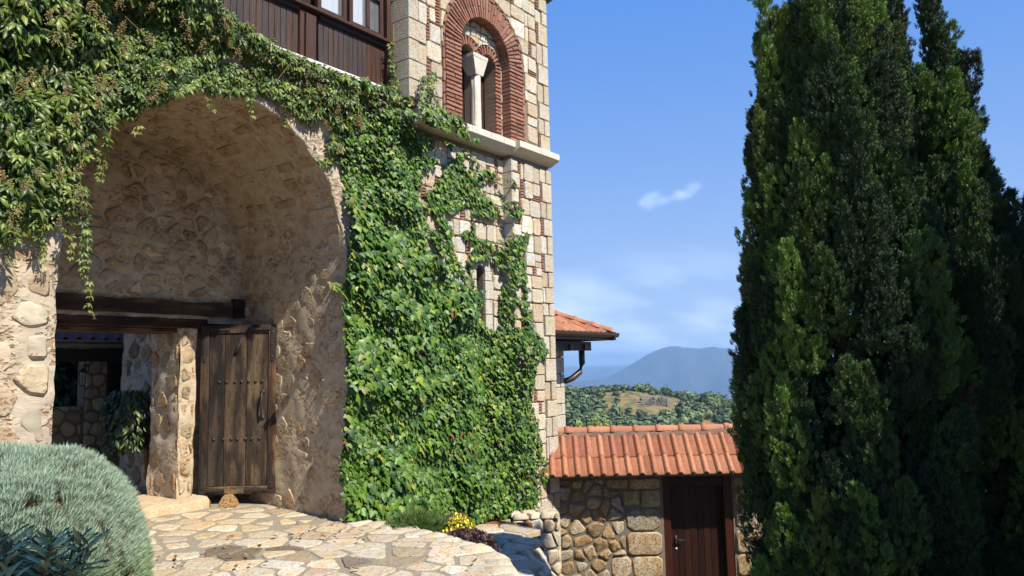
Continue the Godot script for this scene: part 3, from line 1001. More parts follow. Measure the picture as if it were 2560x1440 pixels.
func ring_bricks(par: Node, cx: float, spring: float, r0: float, r1: float, y0: float, zmid: float, depth: float, pitch: float, left_leg: bool, right_leg: bool, a0 := 0.0, a1 := PI) -> void:
	var n := maxi(3, roundi((a1 - a0) * (r0 + r1) / 2 / pitch))
	for i in n:
		var a := a0 + (a1 - a0) * (i + 0.5) / n
		var w := (a1 - a0) * (r0 + 0.02) / n
		var cuts := [[r0, r1]] if i % 2 == 0 or r1 - r0 < 0.16 else [[r0, (r0 + r1) / 2 - 0.006], [(r0 + r1) / 2 + 0.006, r1]]
		for c in cuts:
			var rm: float = (c[0] + c[1]) / 2
			var m := brick_mesh(c[1] - c[0], w * rm / (r0 + 0.06) * 0.66, depth)
			part(par, "brick", m, M.brick, Transform3D(Basis(Vector3.BACK, a + rf(-0.02, 0.02)), Vector3(cx + rm * cos(a), spring + rm * sin(a), zmid + rf(-0.005, 0.005))))
	var rows := roundi((spring - y0) / pitch)
	var ph := (spring - y0) / rows
	for side in [-1, 1]:
		if side < 0 and not left_leg or side > 0 and not right_leg: continue
		for i in rows:
			var k := rf(0.35, 0.65)
			var mid: float = lerpf(r0, r1, k)
			var cuts := [[r0, r1]] if i % 3 == 0 or r1 - r0 < 0.14 else [[r0, mid - 0.005], [mid + 0.005, r1]]
			for c in cuts:
				part(par, "brick", brick_mesh(c[1] - c[0], ph - 0.016, depth), M.brick, Transform3D(Basis(Vector3.BACK, rf(-0.03, 0.03)), Vector3(cx + side * (c[0] + c[1]) / 2, y0 + ph * (i + 0.5), zmid + rf(-0.006, 0.006))))

func tower() -> void:
	var t := thing("stone_tower", "square stone tower with brick arched twin window and pale cornice", "tower", F)
	var T0 := 0.68; var T1 := 3.50; var ZF := 0.235
	var cx := 2.095; var spring := 5.62
	var b := B.new()
	# body behind the facing
	var outer := round_poly(cx, 0.78, 4.3, spring)
	var up := rectp(T0 + 0.01, 4.6, T1 - 0.01, 7.5)
	for q in Geometry2D.clip_polygons(up, outer): b.prism(ccw(q), -0.3, ZF)
	b.box(Vector3((T0 + T1) / 2, 6.05, -1.75), Vector3(T1 - T0 - 0.02, 2.9, 2.9))
	b.box(Vector3((T0 + T1) / 2, 1.3, -1.75), Vector3(T1 - T0 - 0.02, 6.6, 2.9))
	b.box(Vector3(3.05, 1.32, -0.03), Vector3(0.88, 6.56, 0.53))
	# recessed lower panel with the slit window cut out
	var panel := rectp(T0 + 0.012, -1.9, 2.61, 4.6)
	var slit := round_poly(2.07, 0.085, 1.7, 2.78, 10)
	var left := rectp(T0 + 0.012, -1.9, 2.07, 4.6)
	var right := rectp(2.07, -1.9, 2.61, 4.6)
	for half in [left, right]:
		for q in Geometry2D.clip_polygons(half, slit): b.prism(ccw(q), -0.3, 0.085)
	part(t, "wall", b.done(), M.mortar)
	# quoins wrapping the corner beside the boarded storey, and on the far corner
	var y := 4.68
	var k := 0
	while y < 7.3:
		var h := rf(0.21, 0.27)
		var w := 0.30 if k % 2 else 0.17
		b = B.new()
		b.tint(vary(pick([Color(0.60, 0.57, 0.50), Color(0.58, 0.55, 0.50), Color(0.62, 0.60, 0.56)]), 0.06))
		b.bbox(Vector3(T0 - 0.02 + w / 2, y + h / 2, 0.085 if k % 2 == 0 else 0.145), Vector3(w - 0.01, h - 0.012, 0.36 if k % 2 == 0 else 0.24), 0.006)
		part(t, "quoin", b.done(), M.ashlar)
		if k % 2:
			b = B.new()
			b.tint(vary(Color(0.50, 0.41, 0.29), 0.15))
			b.bbox(Vector3(T0 + 0.08, y + h / 2, -0.04), Vector3(0.2, h - 0.012, 0.12), 0.004)
			part(t, "stone", b.done(), M.ashlar)
		ashlar_row(t, T0 - 0.02 + w, T0 + 0.30, y, h, ZF)
		y += h; k += 1
	y = -1.2; k = 0
	while y < 7.3:
		var h := rf(0.17, 0.32)
		if y < 4.36 and y + h > 4.25: h = 4.36 - y
		if y > 4.3 and y < 4.57: y = 4.585
		var w := 0.13 if k % 2 else rf(0.20, 0.26)
		b = B.new()
		b.tint(vary(pick([Color(0.62, 0.59, 0.53), Color(0.66, 0.64, 0.60), Color(0.60, 0.56, 0.47)]), 0.06))
		b.bbox(Vector3(T1 + 0.02 - w / 2, y + h / 2, 0.12), Vector3(w - 0.01, h - 0.012, 0.30), 0.006)
		part(t, "quoin", b.done(), M.ashlar)
		ashlar_row(t, T1 - 0.25, T1 + 0.02 - w, y, h, ZF)
		y += h; k += 1
	# left edge of the lower pilaster: blocks that turn the corner
	y = -0.6
	while y < 4.3:
		var h := minf(rf(0.16, 0.28), 4.36 - y)
		b = B.new()
		b.tint(vary(pick(STONE_TINTS), 0.1))
		var hw := rf(0.14, 0.2)
		b.bbox(Vector3(2.60 + hw / 2, y + h / 2, 0.165), Vector3(hw - 0.01, h - 0.012, 0.19), 0.018)
		part(t, "stone", b.done(), M.ashlar)
		ashlar_row(t, 2.60 + hw, 2.80, y, h, ZF)
		y += h
	# facing stones
	var ring := round_poly(cx, 0.845, 4.3, spring, 24)
	ashlar(t, Rect2(T0 + 0.28, 4.68, 2.81 - 0.25 - 0.28, 2.5), [ring], ZF - 0.01, ZF + 0.022, 0.11, 0.35, 0.42)
	ashlar(t, Rect2(2.80, -0.45, T1 - 0.25 - 2.80, 4.80), [], ZF - 0.01, ZF + 0.022, 0.10, 0.31, 0.42)
	ashlar(t, Rect2(T0 + 0.2, 1.75, 2.60 - T0 - 0.2, 2.60), [round_poly(2.10, 0.24, 1.6, 2.80, 14)], 0.075, 0.108, 0.11, 0.30, 0.4)
	# big arch of brick with a thin outer ring
	ring_bricks(t, cx, spring, 0.50, 0.79, 4.60, 0.155, 0.22, 0.053, true, true)
	ring_bricks(t, cx, spring, 0.802, 0.842, 4.60, 0.215, 0.09, 0.15, true, true)
	b = B.new()
	for q in Geometry2D.clip_polygons(round_poly(cx, 0.787, 4.55, spring, 30), round_poly(cx, 0.512, 4.4, spring, 30)): b.prism(ccw(q), -0.06, 0.247)
	part(t, "mortar_ring", b.done(), M.mortar)
	b = B.new()
	var tymp := round_poly(cx, 0.52, 4.55, spring)
	var l := round_poly(1.89, 0.145, 4.3, spring - 0.02, 12)
	var r := round_poly(2.31, 0.145, 4.3, spring - 0.02, 12)
	var ps := [tymp]
	for h in [l, r]:
		var nx := []
		for q in ps: nx += Geometry2D.clip_polygons(q, h)
		ps = nx
	for q in ps: b.prism(ccw(q), -0.08, 0.095)
	part(t, "tympanum", b.done(), M.grey_mortar)
	b = B.new()
	b.box(Vector3(cx, 5.2, -0.26), Vector3(1.1, 1.6, 0.06))
	part(t, "room", b.done(), M.dark_room)
	ashlar(t, Rect2(cx - 0.5, 5.60, 1.0, 0.52), [round_poly(1.89, 0.265, 5.0, spring - 0.02, 12), round_poly(2.31, 0.265, 5.0, spring - 0.02, 12), outside_arch(cx, 0.5, spring, -1), outside_arch(cx, 0.5, spring, 1)], 0.085, 0.118, 0.09, 0.19, 0.1)
	ashlar(t, Rect2(2.575, 4.62, 0.075, 1.0), [], 0.085, 0.116, 0.05, 0.2, 0.0)
	ring_bricks(t, 1.89, spring - 0.02, 0.145, 0.26, 4.60, 0.03, 0.19, 0.052, true, false, 0.35, PI)
	ring_bricks(t, 2.31, spring - 0.02, 0.145, 0.26, 4.60, 0.03, 0.19, 0.052, false, true, 0.0, PI - 0.35)
	# marble column with its splayed capital
	b = B.new(true)
	var hc := [[4.58, 0.074], [4.75, 0.072], [5.2, 0.069], [5.40, 0.068]]
	var pth := []; var rd := []
	for e in hc:
		pth.append(Vector3(2.10, e[0], 0.06)); rd.append(e[1])
	b.tube(pth, rd, 20)
	var shaft := part(t, "column", b.done(), M.white_stone)
	b = B.new()
	var lo := 0.074; var hx := 0.15; var hz := 0.13
	var p0 := []; var p1 := []; var p2 := []; var p3 := []
	for q in [Vector2(-1, 1), Vector2(1, 1), Vector2(1, -1), Vector2(-1, -1)]:
		p0.append(Vector3(2.10 + q.x * lo, 5.40, 0.06 + q.y * lo)); p1.append(Vector3(2.10 + q.x * (hx - 0.008), 5.61, 0.03 + q.y * (hz - 0.006)))
		p2.append(Vector3(2.10 + q.x * hx, 5.625, 0.03 + q.y * hz)); p3.append(Vector3(2.10 + q.x * hx, 5.665, 0.03 + q.y * hz))
	for i in 4:
		var j := (i + 1) % 4
		b.quad(p0[i], p0[j], p1[j], p1[i]); b.quad(p1[i], p1[j], p2[j], p2[i]); b.quad(p2[i], p2[j], p3[j], p3[i])
	b.quad(p3[0], p3[1], p3[2], p3[3]); b.quad(p0[3], p0[2], p0[1], p0[0])
	part(shaft, "capital", b.done(), M.white_stone)
	# timber window behind the column
	for wx in [1.89, 2.31]:
		var w := Node3D.new()
		w.name = "window"
		t.add_child(w, true)
		w.position = Vector3(wx, 4.58, -0.13)
		b = B.new()
		b.tint(Color(0.14, 0.065, 0.045))
		for e in [[-0.14, 0.55, 0.05, 1.25], [0.14, 0.55, 0.05, 1.25], [0, 0.03, 0.24, 0.05], [0, 0.78, 0.24, 0.06], [0, 0.40, 0.20, 0.03]]:
			b.bbox(Vector3(e[0], e[1], 0.0), Vector3(e[2], e[3], 0.06), 0.006)
		part(w, "frame", b.done(), M.board)
		b = B.new()
		b.quad(Vector3(-0.12, 0.05, -0.01), Vector3(0.12, 0.05, -0.01), Vector3(0.12, 1.15, -0.01), Vector3(-0.12, 1.15, -0.01))
		part(w, "pane", b.done(), M.pane)
	# cornice: two runs of pale blocks, the right one standing further out
	cornice(t, T0 + 0.12, 2.60, 0.33, [0.55, 0.42, 0.40, 0.28, 0.27])
	cornice(t, 2.60, T1 + 0.055, 0.40, [0.53, 0.47])
	# slit window with pale jambs
	for q in [[1.985, -1], [2.155, 1]]:
		var yy := 1.65
		while yy < 2.78:
			var h := minf(rf(0.17, 0.25), 2.80 - yy)
			var w := 0.085 if q[1] < 0 else (rf(0.11, 0.19))
			b = B.new()
			b.tint(Color(0.64, 0.63, 0.60))
			b.bbox(Vector3(q[0] + q[1] * w / 2, yy + h / 2, 0.03), Vector3(w - 0.004, h - 0.008, 0.19), 0.006)
			part(t, "jamb_stone", b.done(), M.ashlar)
			yy += h
	b = B.new()
	b.tint(Color(0.64, 0.63, 0.60))
	var head := round_poly(2.07, 0.19, 2.80, 2.82, 12)
	var cut := round_poly(2.07, 0.086, 2.7, 2.785, 12)
	for q in Geometry2D.clip_polygons(head, cut): b.prism(ccw(q), -0.06, 0.124)
	part(t, "window_head", b.done(), M.ashlar)
	b = B.new()
	b.box(Vector3(2.07, 2.3, -0.2), Vector3(0.3, 1.4, 0.02))
	part(t, "pane", b.done(), M.dark_room)
	# eaves, gutter and the elbow of its downpipe at the top corner
	b = B.new()
	b.box(Vector3((T0 + T1) / 2, 7.35, -1.2), Vector3(T1 - T0 + 0.5, 0.12, 3.6))
	part(t, "eaves", b.done(), M.gutter)
	b = B.new(true)
	b.tube([Vector3(3.62, 7.4, 0.29), Vector3(3.62, 7.06, 0.29), Vector3(3.60, 6.985, 0.28), Vector3(3.55, 6.94, 0.24), Vector3(3.45, 6.93, 0.18)], [0.045, 0.045, 0.045, 0.045, 0.045], 8)
	part(t, "downpipe", b.done(), M.gutter)

func outside_arch(cx: float, r: float, spring: float, side: int) -> PackedVector2Array:
	var o := PackedVector2Array()
	for i in 11:
		var a := PI / 2 * i / 10.0
		o.append(Vector2(cx + side * r * cos(a), spring + r * sin(a)))
	o.append(Vector2(cx + side * 0.001, spring + r + 0.5)); o.append(Vector2(cx + side * (r + 0.5), spring + r + 0.5)); o.append(Vector2(cx + side * (r + 0.5), spring))
	return ccw(o)

func ashlar_row(t: Node, x0: float, x1: float, y: float, h: float, z: float) -> void:
	if x1 - x0 < 0.035: return
	if x1 - x0 < 0.09 and R.randf() < 0.6:
		var n := maxi(2, roundi(h / 0.043))
		for i in n:
			part(t, "brick", brick_mesh(x1 - x0 - 0.012, h / n - 0.011, 0.06), M.brick, Transform3D(Basis.IDENTITY, Vector3((x0 + x1) / 2, y + h / n * (i + 0.5), z - 0.012)))
	else:
		part(t, "stone", stone(chaikin(rectp(x0 + 0.007, y + 0.007, x1 - 0.007, y + h - 0.007), 0.08), z - 0.01, z + rf(0.012, 0.03), 0.009, vary(pick(STONE_TINTS)), false, 0.008), M.ashlar)

func cornice(t: Node, x0: float, x1: float, z: float, lens: Array) -> void:
	var x := x0
	var total := 0.0
	for q in lens: total += q
	for q in lens:
		var w: float = (x1 - x0) * q / total
		var b := B.new()
		var prof := PackedVector2Array([Vector2(0.0, 4.41), Vector2(0.24, 4.41), Vector2(z - 0.005, 4.488), Vector2(z, 4.495), Vector2(z, 4.572), Vector2(z - 0.008, 4.58), Vector2(0.0, 4.60)])
		b.prism(prof, 0.0, w - 0.006, Transform3D(Basis(Vector3(0, 0, 1), Vector3(0, 1, 0), Vector3(-1, 0, 0)), Vector3(x + w - 0.003, 0, 0)))
		part(t, "cornice_block", b.done(), M.white_stone)
		x += w


# ---------------------------------------------------------------- paving, path, low wall
const FLAT := Basis(Vector3(1, 0, 0), Vector3(0, 0, -1), Vector3(0, 1, 0))   # polygon (x, -z) laid on the ground

func pts(a: Array) -> PackedVector2Array:
	var o := PackedVector2Array()
	for i in range(0, a.size(), 2): o.append(Vector2(a[i], a[i + 1]))
	return ccw(o)

func depth_in(p: Vector2) -> float:   # how far behind the gatehouse front
	return -((p.x - BASE.x) * 0.7966 + (-p.y - BASE.z) * 0.6045)

func path_h(x: float) -> float:
	return -0.34 - 1.2 * maxf(0.0, x - 0.10)

func paving() -> void:
	var edge := [2.6, 1.2, 1.0, 3.4, 0.1, 5.0, -0.13, 5.9, -0.17, 6.38, -0.42, 6.85, -0.72, 7.23, -1.16, 7.72, -1.70, 8.02]
	var region := pts([2.6, -3.0] + edge + [-3.05, 9.05, -5.35, 7.25, -3.5, 5.7, -5.6, 2.9, -6.5, 1.0, -6.5, -3.0])
	var b := B.new()
	b.prism(region, -2.6, 0.0, Transform3D(FLAT, Vector3.ZERO))
	var ground := struct("courtyard_pavement", b.done(), mat("joint", Color(0.41, 0.38, 0.33), 0.97, M.mortar.albedo_texture, M.mortar.heightmap_texture, 1.2, Vector3.ONE * 1.4), "forecourt paved with irregular cream flagstones")
	b = B.new(true)
	var g := []
	for i in 12:
		var row := []
		for j in 20:
			var t := -2.95 + 3.1 * j / 19.0
			var d := 0.0 + 3.8 * i / 11.0
			row.append(F * Vector3(t, 0.005 + 0.05 * d + 0.008 * nz(Vector3(t, d, 0), 3.0), -d))
		g.append(row)
	b.sheet(g)
	struct("passage_floor", b.done(), M.joint, "worn stone floor rising through the archway")
	var cells := voronoi(pts([0.35, 4.4, 0.1, 5.0, -0.13, 5.9, -0.17, 6.38, -0.72, 7.23, -1.16, 7.72, -1.72, 7.98, -2.95, 8.90, -4.30, 7.60, -3.6, 5.9, -3.7, 4.4]), Vector2(0.33, 0.265), 0.42, 0.8)
	var cream := [Color(0.63, 0.55, 0.42), Color(0.60, 0.51, 0.37), Color(0.65, 0.59, 0.48), Color(0.62, 0.54, 0.42), Color(0.56, 0.49, 0.39)]
	var pale := [Color(0.64, 0.60, 0.52), Color(0.58, 0.53, 0.45), Color(0.66, 0.62, 0.56), Color(0.52, 0.45, 0.38), Color(0.60, 0.56, 0.48)]
	for c in cells:
		var m := centre(c)
		var s := tidy(shrink(c, rf(0.012, 0.030)), 0.03)
		if s.size() < 3: continue
		for i in s.size(): s[i] += Vector2(rf(-1, 1), rf(-1, 1)) * 0.012
		s = chaikin(s, rf(0.08, 0.17))
		var col: Color = vary(pick(pale if m.x > -1.5 - (7.6 - m.y) * 0.6 else cream), 0.16)
		if R.randf() < 0.06: col = vary(Color(0.44, 0.36, 0.27), 0.2)
		if m.distance_to(Vector2(-2.45, 6.80)) < 0.26 or m.distance_to(Vector2(-2.15, 6.92)) < 0.22: col = Color(0.20, 0.165, 0.13)
		if m.distance_to(Vector2(-1.28, 6.33)) < 0.2: col = Color(0.24, 0.21, 0.19)
		var h := maxf(0.0, depth_in(m)) * 0.05
		part(ground, "flagstone", stone(s, h - 0.03, h + 0.009 + rf(-0.003, 0.005), 0.007, col, false, 0.005), M.flag, Transform3D(FLAT, Vector3.ZERO))
	# rough stones along the drop
	var line := PackedVector2Array()
	for i in range(4, edge.size(), 2): line.append(Vector2(edge[i], edge[i + 1]))
	for i in line.size() - 1:
		var a := line[i]; var c := line[i + 1]
		var n := maxi(1, roundi(a.distance_to(c) / 0.24))
		for j in n:
			var p := a.lerp(c, (j + 0.5) / n)
			var dir := (c - a).normalized()
			var xd := Vector3(dir.x, 0, -dir.y).rotated(Vector3.UP, rf(-0.1, 0.1))
			var xf := Transform3D(Basis(xd, Vector3.UP.cross(xd), Vector3.UP), Vector3(p.x, -0.12 + rf(-0.01, 0.01), -p.y))
			b = B.new(true)
			b.tint(vary(pick(pale), 0.15))
			b.bbox(Vector3.ZERO, Vector3(a.distance_to(c) / n - 0.02, rf(0.22, 0.28), 0.28), 0.03)
			part(ground, "edge_stone", b.done(), M.flag, xf)
	# stone step of the gate
	b = B.new(true)
	b.tint(Color(0.55, 0.46, 0.34))
	var sp := []
	for i in 9:
		var x := -2.0 + 1.42 * i / 8.0
		sp.append(Vector2(x, -1.62 + 0.03 * sin(i * 2.2)))
	for i in 8:
		var q0: Vector2 = sp[i]; var q1: Vector2 = sp[i + 1]
		var h0 := 0.195 + 0.012 * sin(i * 1.7); var h1 := 0.195 + 0.012 * sin((i + 1) * 1.7)
		b.quad(Vector3(q0.x, -0.1, q0.y + 0.02), Vector3(q1.x, -0.1, q1.y + 0.02), Vector3(q1.x, h1 - 0.03, q1.y), Vector3(q0.x, h0 - 0.03, q0.y))
		b.quad(Vector3(q0.x, h0 - 0.03, q0.y), Vector3(q1.x, h1 - 0.03, q1.y), Vector3(q1.x, h1, q1.y - 0.05), Vector3(q0.x, h0, q0.y - 0.05))
		b.quad(Vector3(q0.x, h0, q0.y - 0.05), Vector3(q1.x, h1, q1.y - 0.05), Vector3(q1.x, h1, -2.6), Vector3(q0.x, h0, -2.6))
	b.quad(Vector3(-0.58, -0.1, -1.6), Vector3(-0.58, -0.1, -2.6), Vector3(-0.58, 0.19, -2.6), Vector3(-0.58, 0.165, -1.62))
	var step := part(self, "gate_step", b.done(), M.flag, F)
	tag(step, "worn ochre stone step across the gate opening", "step")
	b = B.new(true)
	b.tint(Color(0.52, 0.47, 0.38))
	b.ball(Vector3(-1.98, 0.07, -1.52), Vector3(0.13, 0.11, 0.12), 9, 6)
	tag(part(self, "corner_stone", b.done(), M.rubble, F), "rounded pale stone at the left end of the gate step", "stone")
	# wedge under the door
	b = B.new()
	b.tint(Color(0.50, 0.35, 0.19))
	b.prism(PackedVector2Array([Vector2(-0.105, 0), Vector2(0.10, 0), Vector2(0.075, 0.09), Vector2(0.03, 0.15), Vector2(-0.045, 0.15), Vector2(-0.085, 0.08)]), -0.10, 0.10, Transform3D(Basis(Vector3.UP, 0.15), Vector3.ZERO))
	tag(part(self, "wedge_stone", b.done(), M.rubble, Transform3D(Basis.IDENTITY, Vector3(-3.22, 0.055, -8.70))), "ochre stone wedged under the open gate leaf", "stone")
	# planting bed and the lower path
	b = B.new()
	b.prism(pts([-1.75, 8.0, -1.16, 7.7, -0.70, 7.2, -0.15, 6.36, -0.12, 5.9, -0.08, 6.5, -0.26, 7.25, -0.46, 8.3, -0.62, 9.2, -0.9, 9.15, -1.4, 8.5]), -0.9, -0.12, Transform3D(FLAT, Vector3.ZERO))
	struct("planting_bed", b.done(), M.soil, "dark soil bed between the paving and the ivy")
	b = B.new(true)
	g = []
	for i in 16:
		var row := []
		for j in 30:
			var x := -1.0 + 1.36 * j / 29.0
			var z := -4.6 - 5.6 * i / 15.0
			row.append(Vector3(x, path_h(x) - 0.02 + 0.012 * nz(Vector3(x, 0, z), 2.0), z))
		g.append(row)
	b.sheet(g)
	var path := struct("lower_path", b.done(), M.joint, "stone path sloping down beside the planting bed")
	for c in voronoi(pts([-0.75, 10.1, -0.55, 8.6, -0.30, 7.4, -0.05, 6.5, -0.05, 5.3, 0.36, 5.3, 0.36, 9.5, -0.06, 9.52, -0.06, 10.1]), Vector2(0.34, 0.26), 0.34):
		var m := centre(c)
		var s := tidy(shrink(c, rf(0.008, 0.02)), 0.02)
		if s.size() < 3: continue
		s = chaikin(s, rf(0.14, 0.22))
		for i in s.size(): s[i] -= m
		var col: Color = vary(pick([Color(0.60, 0.57, 0.52), Color(0.55, 0.51, 0.46), Color(0.63, 0.60, 0.55), Color(0.50, 0.45, 0.40)]), 0.10)
		if m.y > 9.15 and m.x > -0.6: col = vary(Color(0.30, 0.13, 0.07) if R.randf() < 0.4 else Color(0.5, 0.42, 0.33), 0.12)
		var sl := Basis(Vector3.BACK, atan(-1.2) if m.x > 0.13 else 0.0)
		part(path, "flagstone", stone(s, -0.04, 0.014 + rf(-0.004, 0.008), 0.012, col, false, 0.008), M.flag, Transform3D(sl * FLAT, Vector3(m.x, path_h(m.x), -m.y)))
	var lw := thing("low_stone_wall", "short pale rubble wall ending the sloping path below the ivy", "wall", Transform3D(Basis(Vector3.UP, 0.08), Vector3(0.225, -1.5, -9.60)))
	b = B.new()
	b.box(Vector3(0, 0.6, -0.25), Vector3(0.56, 1.22, 0.48))
	part(lw, "core", b.done(), M.mortar)
	var cut := [Color(0.66, 0.61, 0.53), Color(0.62, 0.52, 0.39), Color(0.68, 0.66, 0.61), Color(0.63, 0.57, 0.47)]
	rubble(lw, voronoi(rectp(-0.29, 0.0, 0.29, 1.20), Vector2(0.19, 0.17), 0.34), 0.009, -0.03, 0.022, 0.014, cut, M.ashlar)
	rubble(lw, voronoi(rectp(0.0, 0.0, 0.5, 1.20), Vector2(0.17, 0.165), 0.24), 0.008, -0.03, 0.02, 0.018, cut, M.ashlar, wall_xf(Vector3(0.28, 0, 0), Vector3(1, 0, 0)))
	rubble(lw, voronoi(rectp(-0.30, -0.03, 0.31, 0.50), Vector2(0.20, 0.19), 0.25), 0.008, -0.01, 0.045, 0.015, cut, M.ashlar, Transform3D(FLAT, Vector3(0, 1.21, 0)), "coping_stone")


# ---------------------------------------------------------------- tiled garden wall
func tile_mesh(w: float, length: float) -> ArrayMesh:
	var prof := [[0.0, 0.014], [0.035, 0.002], [0.07, 0.010], [0.50, 0.010], [0.56, 0.020], [0.63, 0.046], [0.72, 0.058], [0.82, 0.058], [0.91, 0.046], [1.0, 0.018]]
	var b := B.new(true)
	b.tint(Color(1, 1, 1))
	var n := prof.size()
	for i in n - 1:
		var x0: float = prof[i][0] * w; var x1: float = prof[i + 1][0] * w
		var y0: float = prof[i][1]; var y1: float = prof[i + 1][1]
		b.quad(Vector3(x0, 0.012, y0), Vector3(x1, 0.012, y1), Vector3(x1, length, y1), Vector3(x0, length, y0))
		b.quad(Vector3(x0, 0, y0 - 0.008), Vector3(x1, 0, y1 - 0.008), Vector3(x1, 0.012, y1), Vector3(x0, 0.012, y0))
		b.quad(Vector3(x0, 0, y0 - 0.024), Vector3(x1, 0, y1 - 0.024), Vector3(x1, 0, y1 - 0.008), Vector3(x0, 0, y0 - 0.008))
	return b.done()

func clay_mats() -> Array:
	var out := []
	for k in 4:
		out.append(mat("clay_%d" % k, [Color(0.54, 0.245, 0.14), Color(0.49, 0.215, 0.125), Color(0.58, 0.275, 0.165), Color(0.45, 0.19, 0.115)][k], 0.72, M.clay.albedo_texture, M.clay.heightmap_texture, 0.15, Vector3.ONE * 1.1))
	return out

func ridge_tile(len: float, r: float) -> ArrayMesh:
	var b := B.new(true)
	var prof := [[-0.02, r * 1.16], [0.012, r * 1.22], [0.05, r * 1.20], [0.058, r * 1.02], [len, r * 0.98]]
	var g := []
	for e in prof:
		var row := []
		for j in 11:
			var a := PI * j / 10.0
			row.append(Vector3(e[0], e[1] * sin(a) * 0.9, e[1] * cos(a)))
		g.append(row)
	b.sheet(g)
	for j in 10:
		var a := PI * j / 10.0; var c := PI * (j + 1) / 10.0
		b.tri(Vector3(-0.02, 0, 0), Vector3(-0.02, r * 1.16 * sin(c) * 0.9, r * 1.16 * cos(c)), Vector3(-0.02, r * 1.16 * sin(a) * 0.9, r * 1.16 * cos(a)))
	return b.done()

func garden_wall() -> void:
	var t := thing("tiled_garden_wall", "rubble garden wall roofed with orange clay tiles and holding a dark wooden door", "wall", Transform3D(Basis.IDENTITY, Vector3(2.0, -1.95, -10.75)))
	# local: x -1.85 .. 3.4, y 0 .. 2, front face z = 0
	var b := B.new()
	b.box(Vector3(-0.91, 0.98, -0.215), Vector3(1.86, 1.96, 0.43)); b.box(Vector3(2.4, 0.98, -0.215), Vector3(2.84, 1.96, 0.43)); b.box(Vector3(0.49, 1.99, -0.215), Vector3(6.64, 0.06, 0.43))
	part(t, "mortar_core", b.done(), M.grey_mortar)
	var blocks := []
	var y := 0.05
	while y < 1.86:
		var h := minf(rf(0.24, 0.34), 1.95 - y)
		if 1.95 - y - h < 0.12: h = 1.95 - y
		var w := rf(0.24, 0.52)
		blocks.append(rectp(-0.01 - w, y, -0.01, y + h))
		if w < 0.45: blocks.append(rectp(-0.01 - w - rf(0.22, 0.34), y + rf(0, 0.03), -0.01 - w, y + h))
		blocks.append(rectp(0.99, y, 0.99 + rf(0.3, 0.45), y + h))
		y += h
	rubble(t, blocks, 0.012, -0.03, 0.026, 0.022, [Color(0.52, 0.46, 0.37), Color(0.55, 0.47, 0.36), Color(0.52, 0.49, 0.44), Color(0.53, 0.45, 0.33)], M.rubble)
	var cells := []
	for q in voronoi(rectp(-1.84, 0.02, -0.28, 1.95), Vector2(0.215, 0.165), 0.38, 0.9):
		var free := [q]
		for bl in blocks:
			var nx := []
			for f in free: nx += Geometry2D.clip_polygons(f, bl)
			free = nx
		for f in free:
			if absf(area(f)) > 0.008: cells.append(ccw(f))
	rubble(t, cells, 0.012, -0.03, 0.022, 0.024, RUBBLE_TINTS, M.rubble)
	rubble(t, voronoi(rectp(1.38, 0.02, 3.6, 1.95), Vector2(0.33, 0.27), 0.2), 0.016, -0.03, 0.028, 0.03, RUBBLE_TINTS, M.rubble)
	# roof bed: a pitched mortar core on timber
	b = B.new()
	b.prism(PackedVector2Array([Vector2(-0.84, 2.02), Vector2(0.38, 2.02), Vector2(0.38, 2.035), Vector2(-0.16, 2.50), Vector2(-0.28, 2.50), Vector2(-0.84, 2.05)]), -1.70, 3.5, Transform3D(Basis(Vector3(0, 0, 1), Vector3(0, 1, 0), Vector3(-1, 0, 0)), Vector3(1.72, 0, 0)))
	part(t, "roof_bed", b.done(), M.grey_mortar)
	b = B.new(true)
	var g := []
	for i in 4:
		var row := []
		for j in 90:
			var x := -1.72 + 5.1 * j / 89.0
			var w := Vector3(x, i * 0.3, 0)
			row.append(Vector3(x, 2.44 + 0.046 * i + 0.014 * nz(w, 4.0), -0.045 - 0.026 * i + 0.030 * nz(w + Vector3(3, 0, 0), 5.0) - (0.04 if i == 0 else 0.0)))
		g.append(row)
	b.sheet(g)
	part(t, "ridge_mortar", b.done(), mat("pink_mortar", Color(0.33, 0.225, 0.185), 0.95, M.mortar.albedo_texture, M.mortar.heightmap_texture, 2.0, Vector3.ONE * 2.0))
	var cm := clay_mats()
	var slope := atan2(0.47, 0.50)
	var up := Basis(Vector3(1, 0, 0), Vector3(0, sin(slope), -cos(slope)), Vector3(0, cos(slope), sin(slope)))
	var tile := tile_mesh(0.1715, 0.36)
	for row in 2:
		for i in 30:
			var x := -1.82 + 0.1715 * i
			var p := Vector3(x, 2.035 + row * 0.212, 0.40 - row * 0.226) + up.z * (0.004 + row * 0.012)
			part(t, "roof_tile", tile, cm[R.randi() % 4], Transform3D(up * Basis(Vector3.BACK, rf(-0.016, 0.016)) * Basis(Vector3.RIGHT, rf(-0.012, 0.012)), p + Vector3(0, 0, rf(-0.006, 0.006))))
	var rt := ridge_tile(0.335, 0.078)
	for i in 16:
		part(t, "ridge_tile", rt, cm[R.randi() % 4], Transform3D(Basis(Vector3.BACK, rf(-0.006, 0.006)), Vector3(-1.60 + 0.322 * i, 2.575, -0.20)))
	# the door
	var d := Node3D.new()
	d.name = "door"
	t.add_child(d, true)
	d.position = Vector3(0.02, 0.0, -0.12)
	var reds := [Color(0.060, 0.024, 0.020), Color(0.05, 0.021, 0.019), Color(0.07, 0.03, 0.024)]
	for q in [[0.05, 0.98, 0.10, 1.96], [0.90, 0.98, 0.11, 1.96]]:
		b = B.new()
		b.tint(Color(0.115, 0.036, 0.024))
		b.bbox(Vector3(q[0], q[1], 0.04), Vector3(q[2], q[3], 0.14), 0.006)
		part(d, "jamb", b.done(), M.board)
	b = B.new()
	b.tint(Color(0.075, 0.026, 0.02))
	b.bbox(Vector3(0.475, 1.875, 0.035), Vector3(0.74, 0.13, 0.12), 0.008)
